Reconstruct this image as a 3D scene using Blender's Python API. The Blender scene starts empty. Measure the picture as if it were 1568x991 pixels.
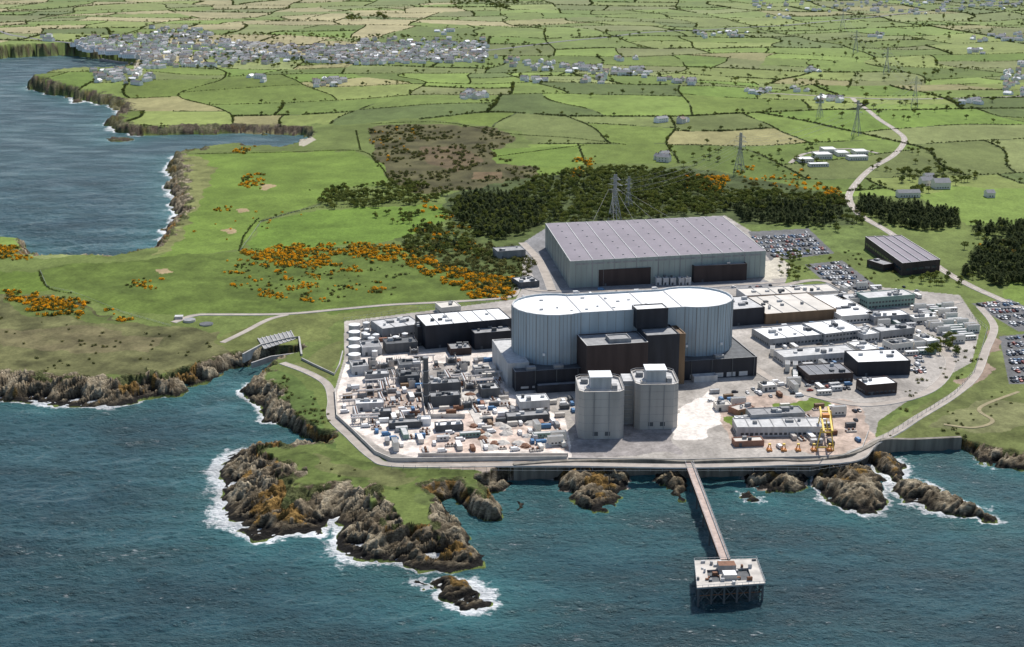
import bpy, math, random
import numpy as np
from mathutils import Vector
random.seed(7); np.random.seed(7)
R=random.Random(11)
# ------------------------------------------------------------------ survey camera
F=2178.0; CX=784.0; CY=495.5; H=303.0; TH=math.radians(16.2)
def unp(px,py,z=9.0):
    a=(px-CX)/F; b=-(py-CY)/F
    dy=math.cos(TH)+b*math.sin(TH); dz=-math.sin(TH)+b*math.cos(TH)
    t=(z-H)/dz
    return (a*t,dy*t)
tab=np.random.RandomState(3).rand(16,256,256).astype(np.float32)
def vn(x,y,s):
    xi=np.floor(x);yi=np.floor(y);fx=x-xi;fy=y-yi
    fx=fx*fx*(3-2*fx);fy=fy*fy*(3-2*fy)
    xi=xi.astype(np.int64)&255;yi=yi.astype(np.int64)&255
    x1=(xi+1)&255;y1=(yi+1)&255;T=tab[s%16]
    return (T[xi,yi]*(1-fx)+T[x1,yi]*fx)*(1-fy)+(T[xi,y1]*(1-fx)+T[x1,y1]*fx)*fy
def fbm(x,y,o=3,s=0):
    x=np.asarray(x,dtype=np.float64);y=np.asarray(y,dtype=np.float64)
    r=0;a=1;t=0
    for i in range(o):
        r=r+a*(vn(x*2**i+17.3*i,y*2**i+5.1*i,s+i)*2-1);t+=a;a*=.5
    return r/t*1.5
def sst(t):
    t=np.clip(t,0,1);return t*t*(3-2*t)
def B(x,y):
    x=np.asarray(x,float);y=np.asarray(y,float)
    k=sst((y-1340)/900)
    kc=1-.85*sst((-120-x)/200)*sst((2500-y)/250)
    z=9+k*kc*(9+8*fbm(x/700,y/700,2,1)+3.5*fbm(x/250,y/250,2,6))
    z=z+sst((-150-x)/150)*sst((1300-y)/100)*(2.5+3*fbm(x/120,y/120,2,4))
    z=z+sst((y-3800)/3000)*25
    z=z-4.2*sst((810-y)/55)*sst((x-208)/28)
    return z
def GP(px,py):
    z=9.0
    for i in range(7):
        x,y=unp(px,py,z); z=float(B(x,y))
    return (x,y,z)
# ------------------------------------------------------------------ coast
S=[(-900,78,20,.3),(-300,84,20,.3),(0,90,12,.3),(60,86,12,.2),(110,85,12,.2),(165,92,6,.1),(212,98,4,.1),(216,108,6,.1),(190,120,14,.2),
(150,121,14,.3),(110,122,16,.4),(70,127,18,.5),(42,134,20,.8),(62,141,20,.8),(100,149,20,1),(140,157,20,1),(172,164,20,1),(186,176,20,.8),(160,190,18,1),
(172,200,18,1),(210,209,22,.7),(240,208,26,.4),(300,206,26,.2),(370,205,26,.1),(430,206,20,.1),(462,208,10,.1),(476,214,7,.2),(462,224,8,.3),
(430,233,8,.2),(395,232,8,.1),(350,229,10,.2),(318,231,14,.3),(298,238,16,.4),(265,241,20,1),(256,252,20,1.3),(262,275,20,1.3),(256,290,18,1.3),
(268,305,18,1.2),(262,320,18,1.3),(268,335,16,1.3),(255,350,16,1.2),(246,365,14,1),(238,382,14,1),(225,393,10,.8),(190,409,8,.4),(160,413,8,.5),
(110,414,7,.3),(65,412,7,.3),(48,404,9,.3),(52,392,9,.5),(35,378,9,.4),(0,374,9,.4),(-250,362,12,.5),(-330,480,20,.6),(-250,600,26,.8),
(0,612,30,.9),(40,617,28,1),(90,621,30,1),(140,624,32,1),(190,620,30,1),(235,608,24,.8),(265,608,22,.6),(284,603,20,.6),(290,593,14,.3),(320,584,12,.3),
(350,571,10,.2),(375,561,7,.1),(400,553,4,.1),(440,547,3,.1),(462,545,2,.1),(462,551,2,.1),(430,562,6,.1),(410,570,9,.3),(385,585,13,.9),(372,600,15,1.1),
(385,612,15,1.1),(400,628,14,1),(412,645,12,.8),(435,660,9,.3),(465,668,7,.1),(490,680,6,.1),(512,692,4,.1),(505,697,5,.1),(475,695,9,.1),
(440,692,14,.3),(400,688,22,1.2),(370,692,28,1.8),(348,703,36,2.2),(338,725,42,2.4),(338,760,44,2.4),(345,790,44,2.2),(365,812,44,1.8),(400,825,44,1.2),
(440,823,42,1),(485,815,38,1),(506,800,30,1.3),(521,812,32,1.6),(514,830,36,2),(530,850,38,1.8),(560,862,38,1.6),(600,866,38,1.2),(645,870,38,.8),(700,873,36,.6),
(735,868,32,.4),(738,855,28,.3),(722,828,24,.2),(705,802,16,.2),(684,778,9,.2),(664,768,6,.2),(690,762,6,.2),(710,782,8,.2),(745,797,8,.2),(768,800,8,.2),
(770,782,8,.2),(756,768,8,.2),(742,754,7,.2),(765,742,4,.1),(786,736,1.5,.1),(850,731,1.5,.15),(950,728,1.5,.15),(1000,728,1.5,.15),
(1050,731,1.5,.15),(1100,729,1.5,.1),(1180,728,1.5,.1),(1240,729,1.5,.1),(1300,719,1.5,.1),(1325,709,1.5,.1),(1345,698,1.5,.1),(1375,692,1.5,.1),
(1470,688,1.5,.1),(1490,698,8,.3),(1520,712,12,.4),(1568,720,14,.5),(1700,735,16,.5),(2700,820,16,.5)]
def W0(l): return np.array([unp(a,b,0) for a,b in l])
main=W0([(a,b) for a,b,c,d in S])
mainw=np.array([c for a,b,c,d in S]); mainf=np.array([d for a,b,c,d in S])
close=np.array([(9000.,500.),(40000.,500.),(40000.,60000.),(-40000.,60000.),(-40000.,3300.)])
mainpoly=np.vstack([main,close])
RK=[([(660,890),(690,886),(715,890),(740,905),(741,925),(722,938),(700,928),(680,918),(668,905)],6,1.4),
([(625,886),(650,886),(655,893),(632,896)],1.2,1.0),
([(848,722),(905,718),(960,722),(966,745),(945,772),(920,783),(892,778),(870,762),(852,745)],7,.35),
([(1003,722),(1045,722),(1056,745),(1050,765),(1030,760),(1008,742)],5,.3),
([(1140,722),(1225,722),(1242,735),(1215,752),(1180,756),(1142,744)],5,.5),
([(1250,728),(1320,712),(1352,735),(1357,768),(1342,788),(1310,784),(1268,768),(1246,748)],8,1.1),
([(1320,705),(1350,696),(1380,705),(1376,735),(1420,745),(1470,768),(1505,785),(1522,800),(1490,798),(1440,786),(1392,772),(1362,735)],7,1.1),
([(1478,690),(1520,705),(1568,708),(1700,720),(1700,745),(1568,722),(1530,718),(1495,706)],7,.6),
([(1135,757),(1160,760),(1172,768),(1150,768)],1.5,.6),
([(785,765),(792,765),(795,788),(787,786)],2.5,.1),
([(165,212),(182,210),(205,214),(190,218),(170,217)],3,.6),
([(110,152),(125,150),(130,156),(115,158)],3,.8),
([(715,745),(760,738),(790,740),(785,750),(740,757)],5,.1)]
rkp=[(W0(p),h,f) for p,h,f in RK]
def inpoly(x,y,P):
    c=np.zeros(x.shape,bool);n=len(P)
    for i in range(n):
        x1,y1=P[i];x2,y2=P[(i+1)%n]
        if y1==y2: continue
        m=((y1>y)!=(y2>y))
        if not m.any(): continue
        c^=m&(x<(x2-x1)*(y-y1)/(y2-y1)+x1)
    return c
def sdist(x,y,P,closed=True,attrs=None):
    n=len(P);best=np.full(x.shape,1e12);out=[np.zeros(x.shape) for a in (attrs or [])]
    for i in range(n if closed else n-1):
        x1,y1=P[i];j=(i+1)%n;x2,y2=P[j];dx=x2-x1;dy=y2-y1
        t=np.clip(((x-x1)*dx+(y-y1)*dy)/(dx*dx+dy*dy),0,1)
        d=(x-x1-t*dx)**2+(y-y1-t*dy)**2
        m=d<best
        best=np.where(m,d,best)
        for k,a in enumerate(attrs or []):
            out[k]=np.where(m,a[i]*(1-t)+a[j]*t,out[k])
    return np.sqrt(best),out
def rockrel(x,y):
    rx=x*.8+y*.6;ry=-x*.6+y*.8
    wv=fbm(x/20,y/20,2,7)*2
    r1=1-np.abs(fbm(rx/13+wv*.2,ry/5+wv*.3,2,5))*1.7
    r2=1-np.abs(fbm(rx/5.5+wv*.3,ry/2.1+wv*.4,2,8))*1.7
    return r1,r2
def land(x,y):
    x=np.asarray(x,float);y=np.asarray(y,float)
    wz=1-((x>-12)&(x<420)&(y>690)&(y<835))*1.0
    k=1+np.clip((y-1000)/900,0,2)
    wx=x+wz*(fbm(x/14,y/14,3,2)*3.8*k);wy=y+wz*(fbm(x/14,y/14,3,6)*4.8*k)
    ins=inpoly(wx,wy,mainpoly)
    d,(w,f)=sdist(wx,wy,main,False,[mainw,mainf])
    sd=np.where(ins,d,-d)
    t=np.clip(sd/w,0,1)
    b=B(x,y)
    z=np.where(ins,b*(1-(1-t)**2),-np.minimum(d*.5,5))
    rn=fbm(x/9,y/9,3,9)
    rock=ins*(1-sst((sd/w-1-.4*rn*(w>3))/.12))
    foam=f.copy();fd=np.where(ins,0,d)
    r1,r2=rockrel(x,y)
    fy_=np.clip(1250/np.maximum(y,1),0,1)**2
    rough=((r1-.5)*3.8*fy_+(r2-.5)*1.9*fy_**2+fbm(x/16,y/16,3,12)*3.0)
    fade=np.clip(t*4,0,1)*np.clip((1.15-t)*3,0,1)*np.clip((w-2.)/10,0,1)
    z=z+np.where(ins,rock*rough*fade,0)
    x2=x+fbm(x/8,y/8,3,2)*3.5;y2=y+fbm(x/8,y/8,3,6)*4.5
    for P,h,ff in rkp:
        mn=P.min(0)-60;mx=P.max(0)+60
        m=(x>mn[0])&(x<mx[0])&(y>mn[1])&(y<mx[1])
        if not m.any(): continue
        xs=x2[m];ys=y2[m]
        i2=inpoly(xs,ys,P);d2,_=sdist(xs,ys,P)
        zz=np.where(i2,h*(1-np.exp(-d2/(h*.9)))+rough[m]*.6*np.clip(d2/4,0,1),-np.minimum(d2*.5,5))
        cur=z[m];up=zz>cur
        z[m]=np.where(up,zz,cur)
        rock[m]=np.where(up&i2,1,rock[m])
        fdm=fd[m];cl=d2<fdm
        foam[m]=np.where(cl&~i2,ff,foam[m]);fd[m]=np.where(i2,0,np.minimum(fdm,d2))
        sdm=sd[m];sd[m]=np.where(i2,np.maximum(d2,sdm),np.where(sdm<0,-np.minimum(-sdm,d2),sdm))
    return z,sd,rock,foam,t
# ------------------------------------------------------------------ grid
pxs=np.concatenate([np.linspace(-520,-20,130,endpoint=False),np.linspace(-20,1590,1380,endpoint=False),np.linspace(1590,2090,130)])
pys=np.concatenate([np.linspace(1250,1000,60,endpoint=False),np.arange(1000,-8,-.95)])
Yr=np.array([unp(CX,p,9)[1] for p in pys])
Yr=np.concatenate([Yr,Yr[-1]*np.power(9.0,np.linspace(.02,1,40))])
ax=(pxs-CX)/F
X=(Yr[:,None]*1.03*ax[None,:]);Y=np.repeat(Yr[:,None],len(ax),1)
shp=X.shape;X=X.ravel();Y=Y.ravel()
Z,SD,ROCK,FOAM,TT=land(X,Y)
nr,nc=shp
# ------------------------------------------------------------------ fields (recursive subdivision in ground metres)
FX=X+fbm(X/260,Y/260,2,7)*42;FY=Y+fbm(X/260,Y/260,2,8)*42
fr=random.Random(5)
FIELD=np.zeros((len(X),3));HD=np.full(len(X),1e9);SEGS=[]
greens=[(.145,.195,.045),(.165,.22,.055),(.12,.165,.04),(.20,.24,.07),(.15,.18,.06),(.21,.24,.09),(.135,.20,.04),(.17,.185,.075),(.105,.14,.045),(.175,.24,.055),(.13,.175,.038)]
def clip(P,px,py,nx,ny,keep):
    out=[];n=len(P)
    for i in range(n):
        a=P[i];b=P[(i+1)%n]
        da=((a[0]-px)*nx+(a[1]-py)*ny)*keep;db=((b[0]-px)*nx+(b[1]-py)*ny)*keep
        if da>=0: out.append(a)
        if da*db<0:
            t=da/(da-db);out.append((a[0]+(b[0]-a[0])*t,a[1]+(b[1]-a[1])*t))
    return out
def area(P):
    return abs(sum(P[i][0]*P[(i+1)%len(P)][1]-P[(i+1)%len(P)][0]*P[i][1] for i in range(len(P))))/2
def split(P,idx,dep):
    a=area(P)
    cy=sum(p[1] for p in P)/len(P);cx=sum(p[0] for p in P)/len(P)
    lim=23000*fr.uniform(.5,2.2)*(1.0 if cy<3000 else 1.4)*(1 if cy<6000 else 6)
    if a<lim or dep>14:
        c=fr.choice(greens)
        if cy>2800 and cx<-100 and fr.random()<.38: c=(.36,.31,.17)
        elif fr.random()<.05: c=(.26,.24,.11)
        k=fr.uniform(.86,1.12)
        if len(idx): FIELD[idx]=np.array(c)*k
        return
    best=None
    for k in range(8):
        i=fr.randrange(len(P));p=P[i];q=P[(i+1)%len(P)]
        dx=q[0]-p[0];dy=q[1]-p[1];l=math.hypot(dx,dy)
        if best is None or l>best[0]: best=(l,dx/l,dy/l)
    an=math.atan2(best[2],best[1])+fr.uniform(-.22,.22);nx,ny=math.cos(an),math.sin(an)
    pr=[p[0]*nx+p[1]*ny for p in P];lo,hi=min(pr),max(pr);c=lo+(hi-lo)*fr.uniform(.36,.64)
    px,py=nx*c,ny*c
    A=clip(P,px,py,nx,ny,1);Bq=clip(P,px,py,nx,ny,-1)
    if len(A)<3 or len(Bq)<3: 
        if len(idx): FIELD[idx]=np.array(greens[0]);
        return
    cut=[p for p in A if abs((p[0]-px)*nx+(p[1]-py)*ny)<1e-3]
    if len(cut)>=2: SEGS.append((cut[0],cut[1]))
    s=FX[idx]*nx+FY[idx]*ny-c
    HD[idx]=np.minimum(HD[idx],np.abs(s))
    split(A,idx[s>=0],dep+1);split(Bq,idx[s<0],dep+1)
dom=[(-3800,1050),(3900,900),(4000,9500),(-4200,9800)]
ii=np.nonzero((FY>900)&(SD>-5)&inpoly(FX,FY,dom))[0]
FIELD[:]=(.14,.18,.05)
split(dom,ii,0)
C=FIELD.copy()
C*=(1+.18*fbm(X/70,Y/70,4,3)+.09*fbm(X/8,Y/20,2,5))[:,None]
hm=(HD<1.5)&(Y<2200)
C[hm]=(.075,.095,.035)
NOH=np.zeros(len(X),bool)
xw=X+fbm(X/22,Y/22,3,10)*5;yw=Y+fbm(X/22,Y/22,3,11)*9
def PG(l): return np.array([GP(a,b)[:2] for a,b in l])
def paint(l,col,va=.12,sc=18,sharp=False,mix=1.0):
    P=PG(l);mn=P.min(0)-15;mx=P.max(0)+15
    m=np.nonzero((X>mn[0])&(X<mx[0])&(Y>mn[1])&(Y<mx[1]))[0]
    k=inpoly(X[m],Y[m],P) if sharp else inpoly(xw[m],yw[m],P)
    m=m[k];NOH[m]=True
    v=np.array(col)[None,:]*(1+va*fbm(X[m]/sc,Y[m]/sc,4,3))[:,None]
    C[m]=C[m]*(1-mix)+v*mix
paint([(-520,700),(-520,400),(0,372),(60,400),(240,375),(262,235),(320,225),(480,190),(560,190),(620,180),(800,200),(830,250),(1050,250),(1250,290),(1300,300),(1600,300),(2100,320),(2100,800),(500,900)],(.125,.16,.045),.25,25)
paint([(290,236),(420,233),(545,230),(578,250),(596,275),(590,284),(515,290),(490,310),(400,336),(368,382),(250,396),(262,330)],(.13,.19,.036),.22,30)
paint([(262,240),(300,236),(330,260),(300,320),(260,385),(235,392),(262,320)],(.17,.18,.065),.35,12)
paint([(398,340),(490,320),(560,318),(690,312),(684,332),(612,365),(500,380),(375,383)],(.12,.19,.032),.2,30)
paint([(55,415),(230,396),(370,384),(600,380),(640,385),(735,440),(742,458),(500,480),(270,482),(180,472),(75,445)],(.10,.14,.03),.34,16)
paint([(-300,420),(55,416),(75,445),(20,450),(-300,450)],(.11,.16,.03),.25,20)
paint([(-300,450),(20,448),(80,455),(190,492),(262,500),(330,512),(370,540),(372,556),(300,565),(-100,600),(-300,600)],(.115,.115,.048),.55,13)
paint([(0,505),(120,500),(250,520),(230,540),(100,540),(0,530)],(.155,.13,.07),.4,10,mix=.6)
paint([(0,455),(60,458),(190,492),(150,497),(40,480)],(.10,.135,.035),.3,12,mix=.8)
paint([(330,520),(420,487),(520,478),(640,470),(640,478),(520,492),(500,520),(420,530),(372,545)],(.14,.16,.05),.3,14)
paint([(565,195),(620,190),(760,195),(790,212),(755,238),(832,258),(822,280),(720,292),(640,297),(600,277),(573,245)],(.09,.083,.038),.5,22)
paint([(640,225),(700,222),(740,245),(700,262),(650,250)],(.12,.09,.05),.3,14)
paint([(720,262),(770,262),(770,275),(725,275)],(.14,.1,.055),.3,14)
paint([(755,228),(890,222),(880,252),(835,258),(760,250)],(.13,.19,.038),.12,20)
paint([(825,258),(880,250),(880,272),(825,280)],(.14,.20,.038),.12,20)
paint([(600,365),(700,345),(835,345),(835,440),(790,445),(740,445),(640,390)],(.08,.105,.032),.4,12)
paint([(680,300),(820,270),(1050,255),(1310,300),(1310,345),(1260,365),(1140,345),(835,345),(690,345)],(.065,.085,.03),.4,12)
paint([(420,565),(470,585),(505,640),(520,690),(470,672),(412,645),(400,600)],(.09,.13,.035),.4,9)
paint([(455,560),(505,590),(512,560),(525,525),(495,530)],(.13,.145,.05),.25,9)
paint([(390,690),(480,694),(520,690),(600,715),(700,720),(790,722),(770,740),(690,765),(640,760),(560,745),(480,735),(430,715)],(.095,.125,.034),.45,8)
paint([(640,760),(720,745),(780,725),(760,765),(720,790),(690,780)],(.095,.12,.038),.4,8)
paint([(470,700),(560,715),(640,735),(600,745),(520,730)],(.14,.135,.06),.4,8,mix=.6)
paint([(1340,700),(1345,660),(1400,630),(1460,600),(1500,560),(1520,500),(1600,540),(2000,640),(2000,740),(1568,700),(1480,685)],(.13,.15,.05),.35,14)
paint([(1450,640),(1520,610),(1600,620),(1600,650),(1500,665),(1420,660)],(.165,.17,.075),.3,10)
paint([(1300,650),(1330,660),(1400,620),(1450,590),(1490,540),(1480,510),(1430,520),(1420,570),(1400,600),(1330,640)],(.11,.15,.04),.3,10)
paint([(1530,470),(1600,470),(1600,400),(1540,430)],(.15,.21,.045),.15,20)
paint([(1460,285),(1568,290),(1700,300),(1700,350),(1480,345),(1400,300)],(.16,.225,.05),.15,20)
paint([(1130,342),(1250,340),(1330,345),(1400,390),(1330,400),(1260,380),(1180,360)],(.12,.16,.045),.3,14)
paint([(527,492),(640,478),(790,458),(800,440),(800,372),(835,372),(835,345),(1110,330),(1180,372),(1210,410),(1200,440),(1330,438),(1470,452),(1502,500),(1488,555),(1425,590),(1345,645),(1335,690),(1290,708),(1060,716),(850,712),(600,712),(560,680),(518,645),(512,600),(527,548)],(.36,.33,.295),.28,18,True)
paint([(532,548),(640,540),(760,540),(775,600),(865,640),(878,700),(850,702),(640,702),(590,690),(518,640),(516,600)],(.66,.585,.52),.4,7,True)
paint([(545,600),(640,590),(700,600),(640,640),(560,640)],(.45,.36,.30),.4,6)
paint([(640,680),(720,640),(860,640),(870,690),(640,697)],(.55,.44,.37),.5,5)
paint([(660,560),(760,556),(765,600),(700,610),(650,600)],(.34,.31,.28),.4,6)
paint([(880,640),(1030,655),(1050,700),(870,702)],(.28,.255,.24),.25,6)
paint([(800,372),(835,350),(880,440),(1180,428),(1180,440),(1060,445),(830,450),(815,420)],(.23,.225,.225),.15,12,True)
paint([(1145,355),(1238,350),(1278,388),(1180,400)],(.14,.14,.14),.15,9,True)
paint([(1232,405),(1290,399),(1345,440),(1285,452)],(.14,.14,.14),.15,9,True)
paint([(1488,465),(1545,458),(1640,500),(1560,508)],(.15,.15,.15),.15,9,True)
paint([(1530,515),(1640,505),(1640,590),(1545,588)],(.15,.15,.15),.15,9,True)
paint([(1030,655),(1040,630),(1090,605),(1118,612),(1105,650),(1080,668),(1040,672)],(.72,.66,.60),.1,9)
paint([(1095,612),(1200,605),(1300,615),(1330,640),(1330,680),(1290,700),(1130,680),(1100,640)],(.42,.33,.27),.35,6)
paint([(1185,618),(1250,606),(1275,625),(1235,632),(1190,640)],(.13,.185,.035),.15,7)
paint([(1105,640),(1160,630),(1175,640),(1120,650)],(.13,.185,.035),.15,7)
paint([(1165,398),(1200,395),(1210,425),(1175,435)],(.5,.46,.38),.1,7)
paint([(600,706),(1060,714),(1290,706),(1330,690),(1340,700),(1300,716),(1060,726),(790,732),(690,722)],(.33,.27,.22),.3,7)
paint([(1470,590),(1500,560),(1515,515),(1530,500),(1535,515),(1515,570),(1480,600)],(.28,.21,.16),.2,7)
for p in [[(390,284),(405,282),(418,286),(405,291)],[(335,352),(350,350),(356,355),(343,358)],[(238,412),(262,410),(268,417),(245,420)],[(365,322),(380,321),(382,325),(368,326)]]:
    paint(p,(.33,.25,.14),.1,5)
C*=(1+.10*fbm(X/10,Y/10,3,13)+.10*fbm(X/3,Y/5,2,2)*(Y<1500))[:,None]
haze=(sst((Y-1700)/2800)*.30)[:,None]  # distance haze painted into the ground colour, paler with range
C=C*(1-haze)+np.array([.23,.25,.155])[None,:]*haze
# rock
r1,r2=rockrel(X,Y)
rs=fbm((X*.8+Y*.6)/7,(-X*.6+Y*.8)/2.4,4,14);rl=fbm(X/12,Y/12,4,2)
rc=np.array([.225,.18,.12])[None,:]*(1+.5*rs)[:,None]
rc=np.where((rl>.15)[:,None],np.array([.37,.31,.215])[None,:]*(1+.35*rs)[:,None],rc)
rc=np.where(((rl<-.45)&(Z>3))[:,None],np.array([.27,.165,.055])[None,:]*(1+.3*rs)[:,None],rc)
rc=rc*(np.clip(.36+.85*np.clip(r2,-.3,1)*.7+.4*r1,.22,1.45))[:,None]  # crevice shade painted in: rock colour darkens where the ridges dip
wet=sst((3.4-Z+rs*1.5)/2.5)
rc=rc*(1-wet[:,None])+np.array([.022,.020,.018])[None,:]*wet[:,None]
rc=np.where(((TT>.72)&(rl<-.05)&(ROCK>.5))[:,None],np.array([.1,.11,.045])[None,:]*(1+.3*rs)[:,None],rc)
fk=(sst((Y-1400)/500)*.75)[:,None]
fcol=np.where((fbm(X/25,Y/40,3,4)>0)[:,None],np.array([.085,.09,.04])[None,:],np.array([.075,.058,.042])[None,:])
rc=rc*(1-fk)+fcol*fk
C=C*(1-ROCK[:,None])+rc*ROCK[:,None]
for p in [[(458,206),(474,207),(484,214),(466,224),(458,223)],[(-300,80),(0,80),(130,82),(160,90),(120,92),(60,93),(0,97),(-300,95)],[(205,94),(220,97),(218,110),(205,110)]]:
    P=PG(p);m=inpoly(X,Y,P);C[m]=(.40,.36,.28)
C=np.clip(C,.01,.82)
scn=bpy.context.scene
col=scn.collection
def link(o): col.objects.link(o);return o
def gridmesh(name,x,y,z,keepv):
    idx=np.arange(nr*nc).reshape(nr,nc)
    a=idx[:-1,:-1].ravel();b=idx[:-1,1:].ravel();c=idx[1:,1:].ravel();d=idx[1:,:-1].ravel()
    k=keepv[a]|keepv[b]|keepv[c]|keepv[d]
    q=np.stack([a[k],b[k],c[k],d[k]],1)
    used=np.zeros(nr*nc,bool);used[q.ravel()]=True
    rm=np.cumsum(used)-1;q=rm[q]
    me=bpy.data.meshes.new(name);n=int(used.sum())
    me.vertices.add(n);co=np.stack([x[used],y[used],z[used]],1).astype(np.float32)
    me.vertices.foreach_set('co',co.ravel())
    m=len(q);me.loops.add(m*4);me.loops.foreach_set('vertex_index',q.ravel().astype(np.int32))
    me.polygons.add(m);me.polygons.foreach_set('loop_start',(np.arange(m)*4).astype(np.int32))
    me.update(calc_edges=True)
    me.polygons.foreach_set('use_smooth',np.ones(m,bool))
    return me,used
def attr(me,nm,v):
    a=me.attributes.new(nm,'FLOAT','POINT');a.data.foreach_set('value',v.astype(np.float32))
# ------------------------------------------------------------------ materials
def nt(name):
    m=bpy.data.materials.new(name);m.use_nodes=True;t=m.node_tree;p=t.nodes['Principled BSDF'];return m,t,p
def mat(name,c,rough=.8,var=.18,sc=.25,metal=0,streak=False,spec=.3):
    m,t,p=nt(name);N=t.nodes;L=t.links
    g=N.new('ShaderNodeNewGeometry');no=N.new('ShaderNodeTexNoise');no.inputs['Scale'].default_value=sc;no.inputs['Detail'].default_value=5
    if streak:
        mp=N.new('ShaderNodeMapping');mp.inputs['Scale'].default_value=(1,1,.12);L.new(g.outputs['Position'],mp.inputs[0]);L.new(mp.outputs[0],no.inputs['Vector'])
    else: L.new(g.outputs['Position'],no.inputs['Vector'])
    r=N.new('ShaderNodeMapRange');r.inputs[1].default_value=.3;r.inputs[2].default_value=.7;r.inputs[3].default_value=1-var;r.inputs[4].default_value=1+var
    L.new(no.outputs[0],r.inputs[0])
    v=N.new('ShaderNodeVectorMath');v.operation='SCALE';v.inputs[0].default_value=c[:3];L.new(r.outputs[0],v.inputs['Scale'])
    L.new(v.outputs[0],p.inputs['Base Color']);p.inputs['Roughness'].default_value=rough;p.inputs['Metallic'].default_value=metal
    p.inputs['Specular IOR Level'].default_value=spec
    return m
def groundmat():
    m,t,p=nt('ground_mat');N=t.nodes;L=t.links
    a=N.new('ShaderNodeAttribute');a.attribute_name='Col'
    g=N.new('ShaderNodeNewGeometry');n1=N.new('ShaderNodeTexNoise');n1.inputs['Scale'].default_value=.45;n1.inputs['Detail'].default_value=6;n1.inputs['Roughness'].default_value=.7
    L.new(g.outputs['Position'],n1.inputs['Vector'])
    ra=N.new('ShaderNodeAttribute');ra.attribute_name='rock'
    r=N.new('ShaderNodeMapRange');r.inputs[1].default_value=.3;r.inputs[2].default_value=.7;r.inputs[3].default_value=.72;r.inputs[4].default_value=1.24
    L.new(n1.outputs[0],r.inputs[0])
    n2=N.new('ShaderNodeTexNoise');n2.inputs['Scale'].default_value=.9;n2.inputs['Detail'].default_value=8;n2.inputs['Roughness'].default_value=.78
    mp=N.new('ShaderNodeMapping');mp.inputs['Rotation'].default_value=(0,0,.64);mp.inputs['Scale'].default_value=(.35,1.2,1);L.new(g.outputs['Position'],mp.inputs[0]);L.new(mp.outputs[0],n2.inputs['Vector'])
    r2=N.new('ShaderNodeMapRange');r2.inputs[1].default_value=.38;r2.inputs[2].default_value=.62;r2.inputs[3].default_value=.35;r2.inputs[4].default_value=1.65
    L.new(n2.outputs[0],r2.inputs[0])
    mx=N.new('ShaderNodeMix');L.new(ra.outputs['Fac'],mx.inputs[0]);L.new(r.outputs[0],mx.inputs[2]);L.new(r2.outputs[0],mx.inputs[3])
    v=N.new('ShaderNodeVectorMath');v.operation='SCALE';L.new(a.outputs['Color'],v.inputs[0]);L.new(mx.outputs[0],v.inputs['Scale'])
    L.new(v.outputs[0],p.inputs['Base Color']);p.inputs['Roughness'].default_value=.95;p.inputs['Specular IOR Level'].default_value=.1
    b=N.new('ShaderNodeBump');b.inputs['Distance'].default_value=2.2
    ms=N.new('ShaderNodeMath');ms.operation='MULTIPLY_ADD';ms.inputs[1].default_value=.8;ms.inputs[2].default_value=.12;L.new(ra.outputs['Fac'],ms.inputs[0])
    L.new(ms.outputs[0],b.inputs['Strength']);L.new(n2.outputs[0],b.inputs['Height']);L.new(b.outputs[0],p.inputs['Normal'])
    return m
me,us=gridmesh('terrain',X,Y,Z,Z>-3.0)
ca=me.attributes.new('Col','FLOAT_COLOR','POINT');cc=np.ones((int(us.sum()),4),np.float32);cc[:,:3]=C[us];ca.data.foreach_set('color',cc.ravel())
attr(me,'rock',ROCK[us]);me.materials.append(groundmat());link(bpy.data.objects.new('terrain',me))
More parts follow.
